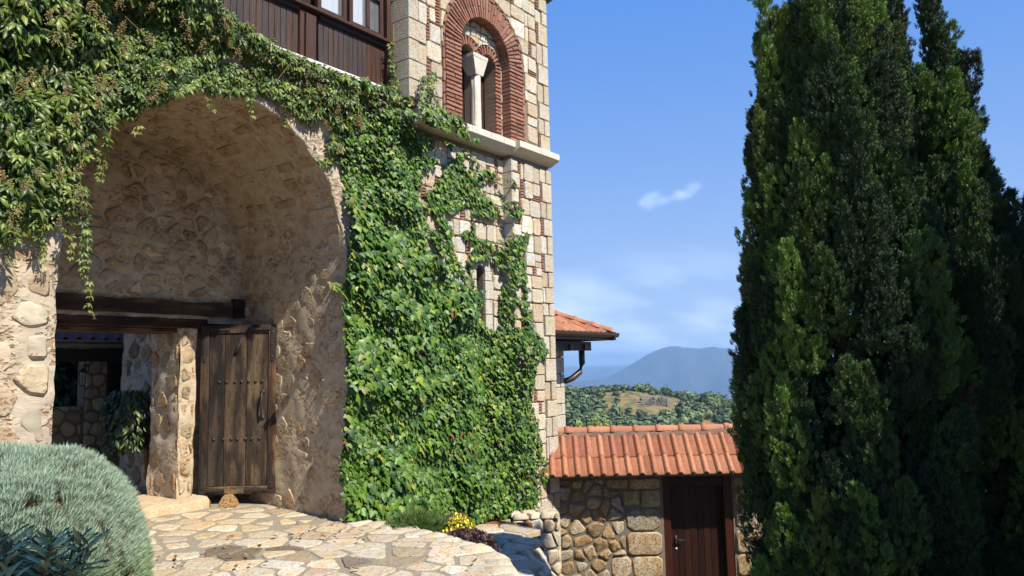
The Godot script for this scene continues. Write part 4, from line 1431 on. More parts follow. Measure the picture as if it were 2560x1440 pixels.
	part(d, "head", b.done(), M.board)
	for i in 8:
		grained(d, "plank", Vector3(0.0895, 1.8, 0.045), 0.004, vary(reds[i % 3], 0.12), M.board, Vector3(0.152 + 0.0925 * i, 0.9, rf(-0.002, 0.002)))
	var sb := B.new(true)
	sb.ball(Vector3.ZERO, Vector3(0.008, 0.008, 0.006), 6, 4)
	var nail := sb.done()
	for row in [1.58, 1.52, 0.85]:
		for i in 8: part(d, "nail", nail, M.iron, Transform3D(Basis.IDENTITY, Vector3(0.152 + 0.0925 * i + rf(-0.01, 0.01), row + rf(-0.012, 0.012), 0.024)))
	sb = B.new(true)
	sb.tube([Vector3(0.175, 1.09, 0.025), Vector3(0.175, 1.09, 0.07), Vector3(0.29, 1.085, 0.075)], [0.009, 0.009, 0.008], 6)
	sb.box(Vector3(0.175, 1.06, 0.028), Vector3(0.035, 0.16, 0.006))
	part(d, "handle", sb.done(), M.iron)
	sb = B.new(true)
	sb.ball(Vector3(0.175, 0.965, 0.028), Vector3(0.017, 0.017, 0.01))
	part(d, "lock", sb.done(), mat("steel", Color(0.5, 0.48, 0.45), 0.4))


# ---------------------------------------------------------------- building beyond the tower
func far_building() -> void:
	var t := thing("far_house", "stone house behind the tower with overhanging clay tiled hip roof and brown gutter", "house", F * Transform3D(Basis.IDENTITY, Vector3(7.1, -2.2, -2.0)))
	# local: corner at origin, front z = 0, building runs to -x, -z
	var b := B.new()
	b.box(Vector3(-1.8, 2.05, -2.2), Vector3(3.56, 4.1, 4.36))
	part(t, "wall", b.done(), M.mortar)
	var y := 0.8
	var k := 0
	while y < 4.05:
		var h := minf(rf(0.2, 0.34), 4.1 - y)
		var w := 0.14 if k % 2 else 0.30
		b = B.new()
		b.tint(vary(pick([Color(0.62, 0.59, 0.53), Color(0.64, 0.62, 0.58)]), 0.08))
		b.bbox(Vector3(0.02 - w / 2, y + h / 2, -0.15), Vector3(w - 0.01, h - 0.014, 0.35), 0.008)
		part(t, "quoin", b.done(), M.ashlar)
		ashlar_row(t, -0.33, 0.02 - w, y, h, 0.0)
		ashlar_row(t, -0.58, -0.33, y, h, 0.0)
		ashlar_row(t, -0.84, -0.58, y, h, 0.0)
		y += h; k += 1
	var e := 0.72      # overhang
	var ey := 4.36     # eaves height
	var rise := 0.46
	var cm := clay_mats()
	# roof planes
	b = B.new()
	var c0 := Vector3(e, ey, e); var ap := Vector3(-1.9, ey + rise * 2.6, -1.9)
	b.tri(c0, ap, Vector3(-6, ey + rise * 2.6, -1.9)); b.tri(c0, Vector3(-6, ey + rise * 2.6, -1.9), Vector3(-6, ey, e))
	b.tri(c0, Vector3(e, ey, -5.0), ap)
	b.quad(Vector3(-6, ey - 0.03, e - 0.02), Vector3(-6, ey - 0.03, -5), Vector3(e - 0.02, ey - 0.03, -5), Vector3(e - 0.02, ey - 0.03, e - 0.02))
	part(t, "roof", b.done(), cm[0])
	var ang := atan(rise)
	var up := Basis(Vector3(1, 0, 0), Vector3(0, sin(ang), -cos(ang)), Vector3(0, cos(ang), sin(ang)))
	var tile := tile_mesh(0.19, 0.40)
	for row in 5:
		for i in 22:
			var x := e - 0.19 * (i + 1)
			var z := e - 0.02 - row * 0.36 * cos(ang)
			if x + 0.16 > z + 0.02: continue     # stop at the hip
			part(t, "roof_tile", tile, cm[R.randi() % 4], Transform3D(up, Vector3(x, ey + row * 0.36 * sin(ang) + 0.02, z)))
	var rt := ridge_tile(0.40, 0.085)
	var dir := (ap - c0).normalized()
	var yv := (Vector3.UP - dir * dir.y).normalized()
	for i in 7:
		part(t, "ridge_tile", rt, cm[R.randi() % 4], Transform3D(Basis(dir, yv, dir.cross(yv)), c0 + dir * (0.03 + 0.38 * i) + Vector3(0, 0.05, 0)))
	# gutters on both eaves
	for q in [[Vector3(-6, ey, e + 0.05), Vector3(e + 0.09, ey, e + 0.05)], [Vector3(e + 0.05, ey, e + 0.09), Vector3(e + 0.05, ey, -5)]]:
		b = B.new(true)
		var d: Vector3 = (q[1] - q[0]).normalized()
		var o := d.cross(Vector3.UP)
		if o.dot(Vector3(1, 0, 1)) < 0: o = -o
		var g := []
		for f in [q[0], q[1]]:
			var row := []
			for j in 9:
				var a := PI * j / 8.0
				row.append(f + o * cos(a) * 0.065 + Vector3(0, -0.085 * sin(a) + 0.03, 0))
			g.append(row)
		b.sheet(g)
		var rim := B.new(true)
		part(t, "gutter", b.done(), M.gutter)
		b = B.new()
		b.box((q[0] + q[1]) / 2 + Vector3(0, -0.03, 0) - o * 0.09, Vector3(absf(q[1].x - q[0].x) + 0.02, 0.16, absf(q[1].z - q[0].z) + 0.02))
		part(t, "fascia", b.done(), mat("fascia", Color(0.10, 0.075, 0.07), 0.5))
	# rafter ends and the beam under the eaves
	b = B.new()
	b.tint(Color(0.10, 0.07, 0.06))
	b.box(Vector3(-2.8, ey - 0.22, 0.36), Vector3(6.4, 0.17, 0.12))
	part(t, "eaves_beam", b.done(), M.board)
	for i in 5:
		b = B.new()
		b.tint(Color(0.30, 0.19, 0.10))
		b.bbox(Vector3(0.16 - 0.52 * i, ey - 0.24, 0.14), Vector3(0.08, 0.12, 0.64), 0.006)
		part(t, "rafter", b.done(), M.board)
	b = B.new(true)
	b.tube([Vector3(0.36, ey - 0.28, 0.22), Vector3(0.36, ey - 0.55, 0.22), Vector3(0.30, ey - 0.72, 0.20), Vector3(0.14, ey - 0.84, 0.12), Vector3(0.05, ey - 0.88, 0.05), Vector3(0.05, ey - 1.0, -0.5)], [0.06, 0.06, 0.06, 0.06, 0.06, 0.06], 10)
	part(t, "downpipe", b.done(), M.gutter)


# ---------------------------------------------------------------- courtyard seen through the gate
func courtyard() -> void:
	var O := -4.5
	var t := thing("courtyard_house", "grey stone house with a dark window in the shaded courtyard", "house", F * Transform3D(Basis.IDENTITY, Vector3(0, -0.05, O)))
	var b := B.new()
	b.box(Vector3(-0.1, 1.45, -0.12), Vector3(1.19, 2.9, 0.19))
	b.box(Vector3(-2.2, 0.6, -0.25), Vector3(3.02, 1.22, 0.40))
	part(t, "wall", b.done(), M.grey_mortar)
	var greys := [Color(0.54, 0.50, 0.45), Color(0.47, 0.44, 0.40), Color(0.58, 0.54, 0.48), Color(0.42, 0.38, 0.34), Color(0.55, 0.47, 0.37)]
	var cells := []
	for q in voronoi(rectp(-0.69, 0.0, 0.45, 2.4), Vector2(0.185, 0.165), 0.24):
		for f in Geometry2D.clip_polygons(q, rectp(-0.40, 0.84, -0.06, 1.86)):
			if absf(area(f)) > 0.006: cells.append(ccw(f))
	rubble(t, cells, 0.009, -0.03, 0.022, 0.015, greys, M.ashlar, Transform3D(Basis.IDENTITY, Vector3(0, 0, -0.02)))
	rubble(t, voronoi(rectp(-1.9, 0.0, -0.70, 1.22), Vector2(0.2, 0.17), 0.24), 0.009, -0.03, 0.02, 0.015, greys, M.ashlar, Transform3D(Basis.IDENTITY, Vector3(0, 0, -0.05)))
	var w := Node3D.new()
	w.name = "window"
	t.add_child(w, true)
	b = B.new()
	b.tint(Color(0.06, 0.045, 0.04))
	for q in [[-0.375, 1.35, 0.05, 1.02], [-0.085, 1.35, 0.05, 1.02], [-0.23, 0.86, 0.34, 0.04], [-0.23, 1.84, 0.34, 0.04], [-0.23, 1.5, 0.25, 0.03]]:
		b.bbox(Vector3(q[0], q[1], -0.01), Vector3(q[2], q[3], 0.07), 0.005)
	part(w, "frame", b.done(), M.board)
	b = B.new()
	b.box(Vector3(-0.23, 1.35, -0.018), Vector3(0.3, 0.98, 0.006))
	part(w, "pane", b.done(), mat("dark_pane", Color(0.015, 0.015, 0.017), 0.06))
	b = B.new()
	b.box(Vector3(-0.23, 0.825, 0.02), Vector3(0.42, 0.025, 0.09))
	part(w, "sill", b.done(), M.white_stone)
	# porch roof over it
	var p := thing("porch_roof", "low purple tiled porch roof with grey gutter seen under the gate lintel", "roof", F * Transform3D(Basis.IDENTITY, Vector3(-0.6, 1.78, O + 0.1)))
	b = B.new()
	b.tint(Color(0.05, 0.038, 0.034))
	b.box(Vector3(-0.2, 0.06, -0.03), Vector3(2.4, 0.16, 0.16))
	part(p, "beam", b.done(), M.board)
	b = B.new()
	b.tint(Color(0.05, 0.038, 0.034))
	b.box(Vector3(-1.15, -0.9, -0.03), Vector3(0.12, 1.76, 0.12))
	part(p, "post", b.done(), M.board)
	b = B.new()
	b.bbox(Vector3(-0.2, 0.19, 0.12), Vector3(2.5, 0.07, 0.12), 0.02)
	b.bbox(Vector3(-0.2, 0.245, 0.15), Vector3(2.5, 0.03, 0.13), 0.01)
	part(p, "gutter", b.done(), mat("grey_gutter", Color(0.20, 0.19, 0.18), 0.5))
	b = B.new()
	b.quad(Vector3(-1.45, 0.24, 0.18), Vector3(1.05, 0.24, 0.18), Vector3(1.05, 0.85, -1.1), Vector3(-1.45, 0.85, -1.1))
	part(p, "roof_bed", b.done(), M.grey_mortar)
	var tile := tile_mesh(0.17, 0.42)
	var pm := mat("purple_clay", Color(0.21, 0.10, 0.11), 0.7)
	var ang := atan2(0.61, 1.28)
	var up := Basis(Vector3(1, 0, 0), Vector3(0, sin(ang), -cos(ang)), Vector3(0, cos(ang), sin(ang)))
	for row in 3:
		for i in 15: part(p, "roof_tile", tile, pm, Transform3D(up, Vector3(-1.47 + 0.17 * i, 0.255 + row * 0.38 * sin(ang), 0.2 - row * 0.38 * cos(ang))))
	# lantern
	var l := thing("wall_lantern", "black iron lantern on a curled bracket at the courtyard house corner", "lantern", F * Transform3D(Basis.IDENTITY, Vector3(-0.77, 1.46, O + 0.10)))
	b = B.new(true)
	b.tube([Vector3(0.11, 0.16, -0.1), Vector3(0.08, 0.25, -0.02), Vector3(0.02, 0.255, 0), Vector3(0, 0.21, 0)], [0.008, 0.008, 0.008, 0.006], 5)
	part(l, "bracket", b.done(), M.iron)
	b = B.new()
	b.tube([Vector3(0, 0.21, 0), Vector3(0, 0.17, 0), Vector3(0, 0.155, 0)], [0.012, 0.05, 0.052], 6)
	b.tube([Vector3(0, -0.03, 0), Vector3(0, -0.01, 0)], [0.03, 0.036], 6)
	for k in 6:
		var a := TAU * k / 6
		b.tube([Vector3(cos(a) * 0.036, -0.01, sin(a) * 0.036), Vector3(cos(a) * 0.047, 0.155, sin(a) * 0.047)], [0.004, 0.004], 4)
	part(l, "cage", b.done(), M.iron)
	b = B.new()
	b.tube([Vector3(0, -0.008, 0), Vector3(0, 0.153, 0)], [0.031, 0.042], 6)
	part(l, "glass", b.done(), M.pane)
	# hedge beyond
	var h := thing("courtyard_hedge", "tall dark green hedge beyond the courtyard wall with sunlit top", "hedge", F * Transform3D(Basis.IDENTITY, Vector3(0.2, 0, O - 3.0)))
	var xs := []; var cs := []
	for i in 13000:
		var q := Vector3(rf(-2.4, 2.2), rf(0.3, 2.9), rf(-0.5, 0.5))
		xs.append(Transform3D(Basis.from_euler(Vector3(rf(-1.2, 1.2), rf(0, TAU), rf(-1, 1))).scaled(Vector3.ONE * rf(0.12, 0.19)), q))
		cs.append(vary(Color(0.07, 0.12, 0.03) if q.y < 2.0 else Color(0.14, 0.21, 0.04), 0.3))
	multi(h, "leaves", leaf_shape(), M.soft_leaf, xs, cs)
	# leafy shrub by the passage wall
	var s := thing("leafy_shrub", "dark glossy shrub with long drooping leaves inside the gate", "shrub", F * Transform3D(Basis.IDENTITY, Vector3(-0.86, 0.1, -2.95)))
	b = B.new(true)
	for k in 6:
		var a := TAU * k / 6.0
		b.tube([Vector3(0.26, 0, 0), Vector3(0.22 + 0.02 * cos(a), 0.6, 0.03 * sin(a)), Vector3(0.05 + 0.15 * cos(a), 1.05, 0.15 * sin(a))], [0.016, 0.012, 0.005], 5)
	part(s, "stem", b.done(), M.twig)
	xs = []; cs = []
	for i in 800:
		var a := rf(0, TAU)
		var hgt := rf(0.62, 1.30)
		var rad := 0.30 * sqrt(maxf(0.05, 1.0 - pow((hgt - 0.95) / 0.42, 2))) * rf(0.3, 1.0)
		xs.append(Transform3D(Basis(Vector3.UP, a) * Basis(Vector3.RIGHT, rf(-1.1, -0.2)) * Basis(Vector3.BACK, rf(-0.5, 0.5)) * Basis.from_scale(Vector3(0.7, 1.2, 1) * rf(0.06, 0.105)), Vector3(sin(a) * rad, hgt, cos(a) * rad)))
		cs.append(vary(Color(0.035, 0.062, 0.018) if R.randf() < 0.85 else Color(0.11, 0.13, 0.03), 0.3))
	multi(s, "leaves", leaf_shape(), M.vine, xs, cs)


# ---------------------------------------------------------------- foliage
var _leaf: ArrayMesh
func leaf_shape() -> ArrayMesh:   # plain pointed leaf, stalk at the origin, tip at -y, face +z
	if _leaf: return _leaf
	var b := B.new(true)
	var w := [0.0, 0.24, 0.30, 0.20, 0.0]
	for i in 4:
		var y0 := -i / 4.0; var y1 := -(i + 1) / 4.0
		var z0 := -0.28 * y0 * y0; var z1 := -0.28 * y1 * y1
		for s in [-1, 1]:
			var a := Vector3(0, y0, z0); var c := Vector3(0, y1, z1)
			var d := Vector3(s * w[i + 1], y1, z1 - 0.10); var e := Vector3(s * w[i], y0, z0 - 0.10 * (1.0 if i else 0.0))
			if s < 0: b.quad(a, e, d, c)
			else: b.quad(a, c, d, e)
	_leaf = b.done()
	return _leaf

func ivy_shape(wide: float, droop: float) -> ArrayMesh:   # three-lobed leaf
	var half := [Vector2(0.0, 0.0), Vector2(0.22, 0.16), Vector2(0.44, 0.08), Vector2(0.70 * wide, -0.24), Vector2(0.36, -0.36), Vector2(0.27, -0.58), Vector2(0.0, -0.98)]
	var b := B.new(true)
	for s in [-1.0, 1.0]:
		var c := Vector3(0, -0.30, 0.05)
		for i in half.size() - 1:
			var p: Vector2 = half[i]; var q: Vector2 = half[i + 1]
			var v := Vector3(s * p.x, p.y, -0.20 * absf(p.x) - droop * p.y * p.y)
			var w := Vector3(s * q.x, q.y, -0.20 * absf(q.x) - droop * q.y * q.y)
			if s < 0: b.tri(c, v, w)
			else: b.tri(c, w, v)
	return b.done()

func creeper_shape() -> ArrayMesh:   # five drooping leaflets from one stalk
	var b := B.new(true)
	var spread := [-1.6, -0.82, 0.0, 0.82, 1.6]
	var size := [0.62, 0.88, 1.0, 0.88, 0.62]
	var w := [0.0, 0.12, 0.165, 0.105, 0.0]
	for k in 5:
		var xf := Transform3D(Basis(Vector3.BACK, spread[k]) * Basis(Vector3.RIGHT, -0.15 + 0.12 * (k % 2)), Vector3.ZERO)
		for i in 4:
			var f0 := 0.08 + 0.92 * i / 4.0; var f1 := 0.08 + 0.92 * (i + 1) / 4.0
			var y0: float = -f0 * size[k]; var y1: float = -f1 * size[k]
			var z0 := 0.12 * f0 - 0.42 * f0 * f0; var z1 := 0.12 * f1 - 0.42 * f1 * f1
			for s in [-1, 1]:
				var a := xf * Vector3(0, y0, z0); var c := xf * Vector3(0, y1, z1)
				var d := xf * Vector3(s * w[i + 1] * size[k], y1, z1 - 0.08); var e := xf * Vector3(s * w[i] * size[k], y0, z0 - (0.08 if i else 0.0))
				if s < 0: b.quad(a, e, d, c)
				else: b.quad(a, c, d, e)
	return b.done()

func inside(polys: Array, p: Vector2) -> bool:
	for q in polys:
		if Geometry2D.is_point_in_polygon(p, q): return true
	return false

func wall_o(t: float, h: float) -> float:   # face of the walls behind the climbers
	if t < 0.68: return (0.10 if h < 4.36 else 0.2) * smoothstep(0.25, 0.68, t)
	if h > 4.36: return 0.36
	return 0.25 if t > 2.60 else 0.10 + 0.16 * smoothstep(2.38, 2.58, t)

func hang(b: B, path: Array, r: float) -> void:
	var rr := []
	for i in path.size(): rr.append(lerpf(r, r * 0.35, i / float(path.size())))
	b.tube(path, rr, 4, false)

func ivy() -> void:
	R.seed = 505
	var t := thing("climbing_ivy", "dense bright green ivy with lobed leaves covering the wall right of the archway", "ivy", F)
	var dense := [pts([-0.10, 3.63, -0.06, 3.2, -0.10, 2.6, -0.08, 1.67, -0.14, 1.26, -0.14, 0.67, -0.06, 0.02, 0.59, -0.11, 1.15, -0.25, 1.57, -0.26, 2.80, -0.33, 2.92, 0.20, 2.96, 0.42, 2.86, 1.12, 2.93, 1.90, 2.5, 2.02, 2.14, 2.06, 2.02, 2.20, 1.93, 2.52, 1.27, 2.71, 0.97, 2.96, 0.90, 3.6, 0.95, 4.49, 0.38, 4.49, -0.16, 4.07])]
	var thin := [
		pts([0.69, 4.66, 1.09, 4.61, 1.44, 4.57, 1.78, 4.40, 1.51, 4.24, 1.08, 4.19, 0.8, 3.85, 0.61, 3.81]),
		pts([0.92, 4.05, 1.37, 4.12, 1.62, 4.30, 1.74, 4.2, 1.80, 4.06, 2.3, 4.12, 2.62, 4.05, 2.56, 3.96, 1.89, 3.90, 2.3, 3.82, 2.77, 3.70, 2.72, 3.57, 2.3, 3.52, 1.92, 3.50, 1.95, 3.23, 1.86, 2.76, 1.49, 2.73, 1.42, 3.11, 1.01, 3.63]),
		pts([0.94, 3.26, 1.14, 3.22, 1.56, 3.03, 1.87, 2.96, 1.63, 2.70, 1.28, 2.95]),
		pts([1.79, 3.16, 2.36, 3.23, 2.89, 3.35, 2.79, 2.95, 2.86, 2.63, 2.93, 1.92, 2.40, 1.98, 2.42, 2.20, 2.44, 2.49, 2.50, 2.76, 2.30, 2.98, 1.86, 2.91]),
		pts([2.70, 2.06, 2.86, 2.10, 3.04, 1.98, 3.24, 1.80, 3.20, 1.68, 3.08, 1.72, 2.95, 1.90, 2.73, 1.98])]
	var shapes := [ivy_shape(1.0, 0.14), ivy_shape(1.08, 0.05), ivy_shape(0.92, 0.22)]
	var xfs := [[], [], []]; var cols := [[], [], []]
	var greens := [Color(0.056, 0.128, 0.013), Color(0.038, 0.096, 0.012), Color(0.080, 0.160, 0.015), Color(0.025, 0.066, 0.012), Color(0.105, 0.18, 0.018)]
	var lone := []
	var make := func(p: Vector2, size: float, deep: float, yellow: float):
		var lump := 0.5 + 0.5 * FN.get_noise_2d(p.x * 95.0, p.y * 120.0) * 1.5
		var o: float = wall_o(p.x, p.y) + 0.02 + deep * clampf(lump, 0.0, 1.0) * rf(0.35, 1.0)
		var basis := Basis(Vector3.UP, rf(-0.55, 0.65)) * Basis(Vector3.RIGHT, rf(-0.70, 0.0)) * Basis(Vector3.BACK, rf(-0.5, 0.5)) * Basis.from_scale(Vector3.ONE * size)
		var c: Color = vary(pick(greens), 0.25)
		if R.randf() < yellow: c = c.lerp(Color(0.30, 0.30, 0.04), rf(0.3, 0.8))
		if R.randf() < 0.006: c = vary(Color(0.20, 0.085, 0.04), 0.2)
		return [Transform3D(basis, Vector3(p.x, p.y, o)), c, R.randi() % 3]
	for i in 30000:
		var p := Vector2(rf(-0.3, 3.15), rf(-0.35, 4.6))
		if not inside(dense, p): continue
		var big := smoothstep(2.9, 0.6, p.x) * smoothstep(4.4, 2.6, p.y)
		var r: Array = make.call(p, lerpf(0.048, 0.082, big) * rf(0.65, 1.3), 0.27, 0.05)
		if R.randf() < 0.04 and lone.size() < 260 and r[0].origin.z > wall_o(p.x, p.y) + 0.12: lone.append(r)
		else:
			xfs[r[2]].append(r[0]); cols[r[2]].append(r[1])
	for i in 13000:
		var p := Vector2(rf(0.5, 3.3), rf(1.6, 4.75))
		if not inside(thin, p): continue
		if FN.get_noise_2d(p.x * 160.0, p.y * 160.0) < -0.25: continue
		if R.randf() > 0.75: continue
		var r: Array = make.call(p, rf(0.045, 0.08), 0.09, 0.16 if p.x > 0.9 and p.x < 1.3 and p.y < 3.4 else 0.07)
		xfs[r[2]].append(r[0]); cols[r[2]].append(r[1])
	# trailing shoots with leaves on both sides
	var b := B.new(true)
	var shoots := [[1.7, 4.35, 2.62, 4.02], [1.75, 3.85, 2.70, 3.62], [0.0, 3.98, -0.45, 3.72], [1.05, 3.5, 1.0, 3.05], [-0.05, 2.5, -0.22, 2.46], [2.6, 3.3, 2.9, 3.36], [0.62, 4.6, 0.98, 4.95], [2.2, 3.2, 2.7, 3.0], [1.5, 3.0, 1.9, 2.6], [2.9, 2.06, 3.2, 1.7]]
	for s in shoots:
		var path := []
		for i in 9:
			var f := i / 8.0
			var p := Vector2(lerpf(s[0], s[2], f), lerpf(s[1], s[3], f) - 0.05 * sin(f * PI))
			path.append(Vector3(p.x, p.y, wall_o(p.x, p.y) + 0.05))
			for k in 3:
				var r: Array = make.call(p + Vector2(rf(-0.035, 0.035), rf(-0.03, 0.03)), rf(0.05, 0.08), 0.08, 0.2)
				xfs[r[2]].append(r[0]); cols[r[2]].append(r[1])
		hang(b, path, 0.006)
	for i in 16:
		var x := rf(0.3, 2.2)
		hang(b, [Vector3(x, -0.3, wall_o(x, 0) + 0.01), Vector3(x + rf(-0.1, 0.1), 0.6, wall_o(x, 1) + 0.01), Vector3(x + rf(-0.3, 0.1), 1.4, wall_o(x - 0.3, 2) + 0.01), Vector3(x - 0.25 + rf(-0.2, 0.1), 1.9, wall_o(x - 0.4, 2) + 0.01)], 0.010)
	part(t, "stem", b.done(), M.twig)
	for r in lone: part(t, "leaf", shapes[r[2]], M["ivy_leaf_%d" % (R.randi() % 4)], r[0])
	for k in 3: multi(t, "foliage", shapes[k], M.ivy, xfs[k], cols[k])

func creeper() -> void:
	R.seed = 707
	var t := thing("creeper_vine", "five-fingered creeper vine with brown berry clusters hanging over the arch", "vine", F)
	var polys := [pts([-5.2, 6.6, -2.5, 6.6, -2.0, 5.2, -1.80, 4.92, -1.31, 4.80, -0.13, 4.70, 0.62, 4.76, 0.64, 4.40, -0.02, 4.12, -0.22, 3.86, -0.55, 4.06, -0.85, 4.24, -1.12, 4.29, -1.47, 4.16, -1.86, 4.12, -2.22, 3.86, -2.45, 3.72, -2.67, 3.54, -2.79, 3.22, -2.85, 2.85, -2.98, 2.74, -3.19, 2.62, -3.69, 2.45, -5.2, 2.3])]
	var leaf := creeper_shape()
	var greens := [Color(0.072, 0.122, 0.018), Color(0.052, 0.094, 0.016), Color(0.095, 0.150, 0.022), Color(0.038, 0.070, 0.015), Color(0.125, 0.17, 0.026)]
	var xs := []; var cs := []; var lone := []
	var put := func(p: Vector3, size: float, out: float):
		var basis := Basis(Vector3.UP, rf(-1.1, 1.1)) * Basis(Vector3.RIGHT, rf(-0.95, 0.25) - out) * Basis(Vector3.BACK, rf(-0.8, 0.8)) * Basis.from_scale(Vector3.ONE * size)
		var c: Color = vary(pick(greens), 0.25)
		if R.randf() < 0.10: c = c.lerp(Color(0.22, 0.24, 0.05), rf(0.3, 0.8))
		if R.randf() < 0.006: c = vary(Color(0.18, 0.07, 0.035), 0.2)
		return [Transform3D(basis, p), c]
	for i in 27000:
		var p := Vector2(rf(-5.2, 0.66), rf(2.3, 6.6))
		if not inside(polys, p): continue
		var lump := clampf(0.5 + 0.8 * FN.get_noise_2d(p.x * 70.0, p.y * 80.0), 0.05, 1.0)
		var thick := lerpf(0.20, 0.42, smoothstep(-0.8, -3.0, p.x))
		if p.x > -0.9 and p.y < 4.35: thick = 0.14
		if FN.get_noise_2d(p.x * 130.0 + 40.0, p.y * 130.0) < -0.62 + 0.50 * smoothstep(-1.4, -0.5, p.x) * smoothstep(4.45, 4.1, p.y): continue
		var r: Array = put.call(Vector3(p.x, p.y, 0.03 + thick * lump * rf(0.15, 1.0) + (0.08 if p.y > 4.6 else 0.0)), rf(0.058, 0.105) * lerpf(1.0, 1.25, smoothstep(-2.0, -3.2, p.x)), 0.0)
		if lone.size() < 280 and R.randf() < 0.05 and r[0].origin.z > thick * 0.55: lone.append(r)
		else:
			xs.append(r[0]); cs.append(r[1])
	# tendrils hanging below the mass and climbing up beside the boards
	var b := B.new(true)
	var strands := [[-2.84, 3.0, 2.05, 0.24, -2.74], [-2.90, 2.95, 2.45, 0.2, -2.88], [-3.06, 2.75, 2.42, 0.14, -3.03], [-2.42, 3.85, 3.55, 0.15, -2.38], [-3.3, 2.6, 2.38, 0.2, -3.28], [-1.30, 4.25, 3.98, 0.12, -1.28], [-1.7, 4.2, 3.92, 0.12, -1.72], [-0.3, 4.0, 3.72, 0.1, -0.42], [-2.62, 3.6, 3.1, 0.18, -2.66], [-0.9, 4.3, 4.0, 0.08, -0.86]]
	for s in strands:
		var path := []
		var n := maxi(4, roundi((s[1] - s[2]) / 0.055))
		for i in n + 1:
			var f := i / float(n)
			var v := Vector3(lerpf(s[0], s[4], f) + 0.015 * sin(f * 9.0), lerpf(s[1], s[2], f), s[3] + 0.02 * sin(f * 6.0))
			path.append(v)
			for k in 2:
				var r: Array = put.call(v + Vector3(rf(-0.025, 0.025), 0, rf(-0.02, 0.02)), rf(0.055, 0.09) * (1.0 - 0.4 * f), 0.25)
				if f > 0.6: r[1] = r[1].lerp(Color(0.24, 0.27, 0.05), 0.5)
				xs.append(r[0]); cs.append(r[1])
		hang(b, path, 0.006)
	for s in [[0.60, 4.72, 5.34, 0.06], [0.64, 4.75, 5.10, 0.04], [0.85, 4.60, 4.95, 0.32], [1.02, 4.62, 5.05, 0.30]]:
		var path := []
		for i in 12:
			var f := i / 11.0
			var v := Vector3(s[0] + 0.03 * sin(f * 7.0) - 0.05 * f, lerpf(s[1], s[2], f), s[3] + 0.015)
			path.append(v)
			for k in 2:
				var r: Array = put.call(v + Vector3(rf(-0.04, 0.04), 0, 0.02), rf(0.05, 0.075), 0.1)
				xs.append(r[0]); cs.append(r[1])
		hang(b, path, 0.005)
	for i in 10:
		var x := rf(-4.0, 0.4)
		var y := rf(4.3, 4.6)
		hang(b, [Vector3(x, y, 0.05), Vector3(x + rf(-0.3, 0.3), y + rf(-0.15, 0.2), rf(0.1, 0.25)), Vector3(x + rf(-0.7, 0.7), y + rf(-0.4, 0.3), rf(0.1, 0.22))], 0.005)
	part(t, "stem", b.done(), M.twig)
	for r in lone: part(t, "leaf", leaf, M["vine_leaf_%d" % (R.randi() % 4)], r[0])
	multi(t, "foliage", leaf, M.vine, xs, cs)
	# berry clusters
	for v in 3:
		b = B.new(true)
		for i in 46:
			var f := rf(0, 1)
			var a := rf(0, TAU)
			var p := Vector3(sin(a) * 0.42 * f * (1.1 - 0.5 * f), -f, cos(a) * 0.42 * f * (1.1 - 0.5 * f)) + Vector3(rf(-0.08, 0.08), 0, rf(-0.08, 0.08))
			b.tint(vary(Color(0.25, 0.19, 0.07), 0.35))
			b.ball(p, Vector3.ONE * rf(0.032, 0.05), 5, 3)
			if i % 3 == 0:
				b.tint(Color(0.25, 0.16, 0.07))
				b.tube([Vector3(0, -f * 0.6, 0), p], [0.012, 0.008], 3, false)
		var m := b.done()
		xs = []; cs = []
		for i in 60:
			for tries in 40:
				var p := Vector2(rf(-4.6, 0.4), rf(2.6, 5.6))
				if not inside(polys, p): continue
				if R.randf() > lerpf(0.35, 1.0, smoothstep(-1.5, -3.0, p.x)): continue
				var thick := lerpf(0.17, 0.40, smoothstep(-0.8, -3.0, p.x))
				xs.append(Transform3D(Basis(Vector3.UP, rf(0, TAU)) * Basis(Vector3.RIGHT, rf(-0.5, 0.5)) * Basis.from_scale(Vector3.ONE * rf(0.08, 0.16)), Vector3(p.x, p.y, 0.06 + thick * rf(0.75, 1.0))))
				cs.append(Color(1, 1, 1))
				break
		multi(t, "berries", m, M.soft_leaf, xs, cs)

func spray_mesh(sd: int) -> ArrayMesh:   # upright feathery cypress spray, one unit tall
	R.seed = sd
	var b := B.new()
	for i in 46:
		var f := rf(0.0, 1.0)
		var a := rf(0, TAU)
		var out := Vector3(sin(a), 0, cos(a))
		var p := Vector3(0, f * 0.8, 0) + out * 0.05
		var len := lerpf(0.42, 0.16, f) * rf(0.7, 1.2)
		var d := (out * rf(0.45, 0.9) + Vector3.UP).normalized()
		var s := d.cross(Vector3(rf(-1, 1), rf(-1, 1), rf(-1, 1)).normalized()).normalized() * len * rf(0.10, 0.16)
		b.tint(lin(Color(1, 1, 1), rf(0.8, 1.2)))
		b.tri(p - s * 0.5, p + d * len * 0.45 + s, p + d * len)
		b.tri(p - s * 0.5, p + d * len, p + d * len * 0.5 - s)
	return b.done()

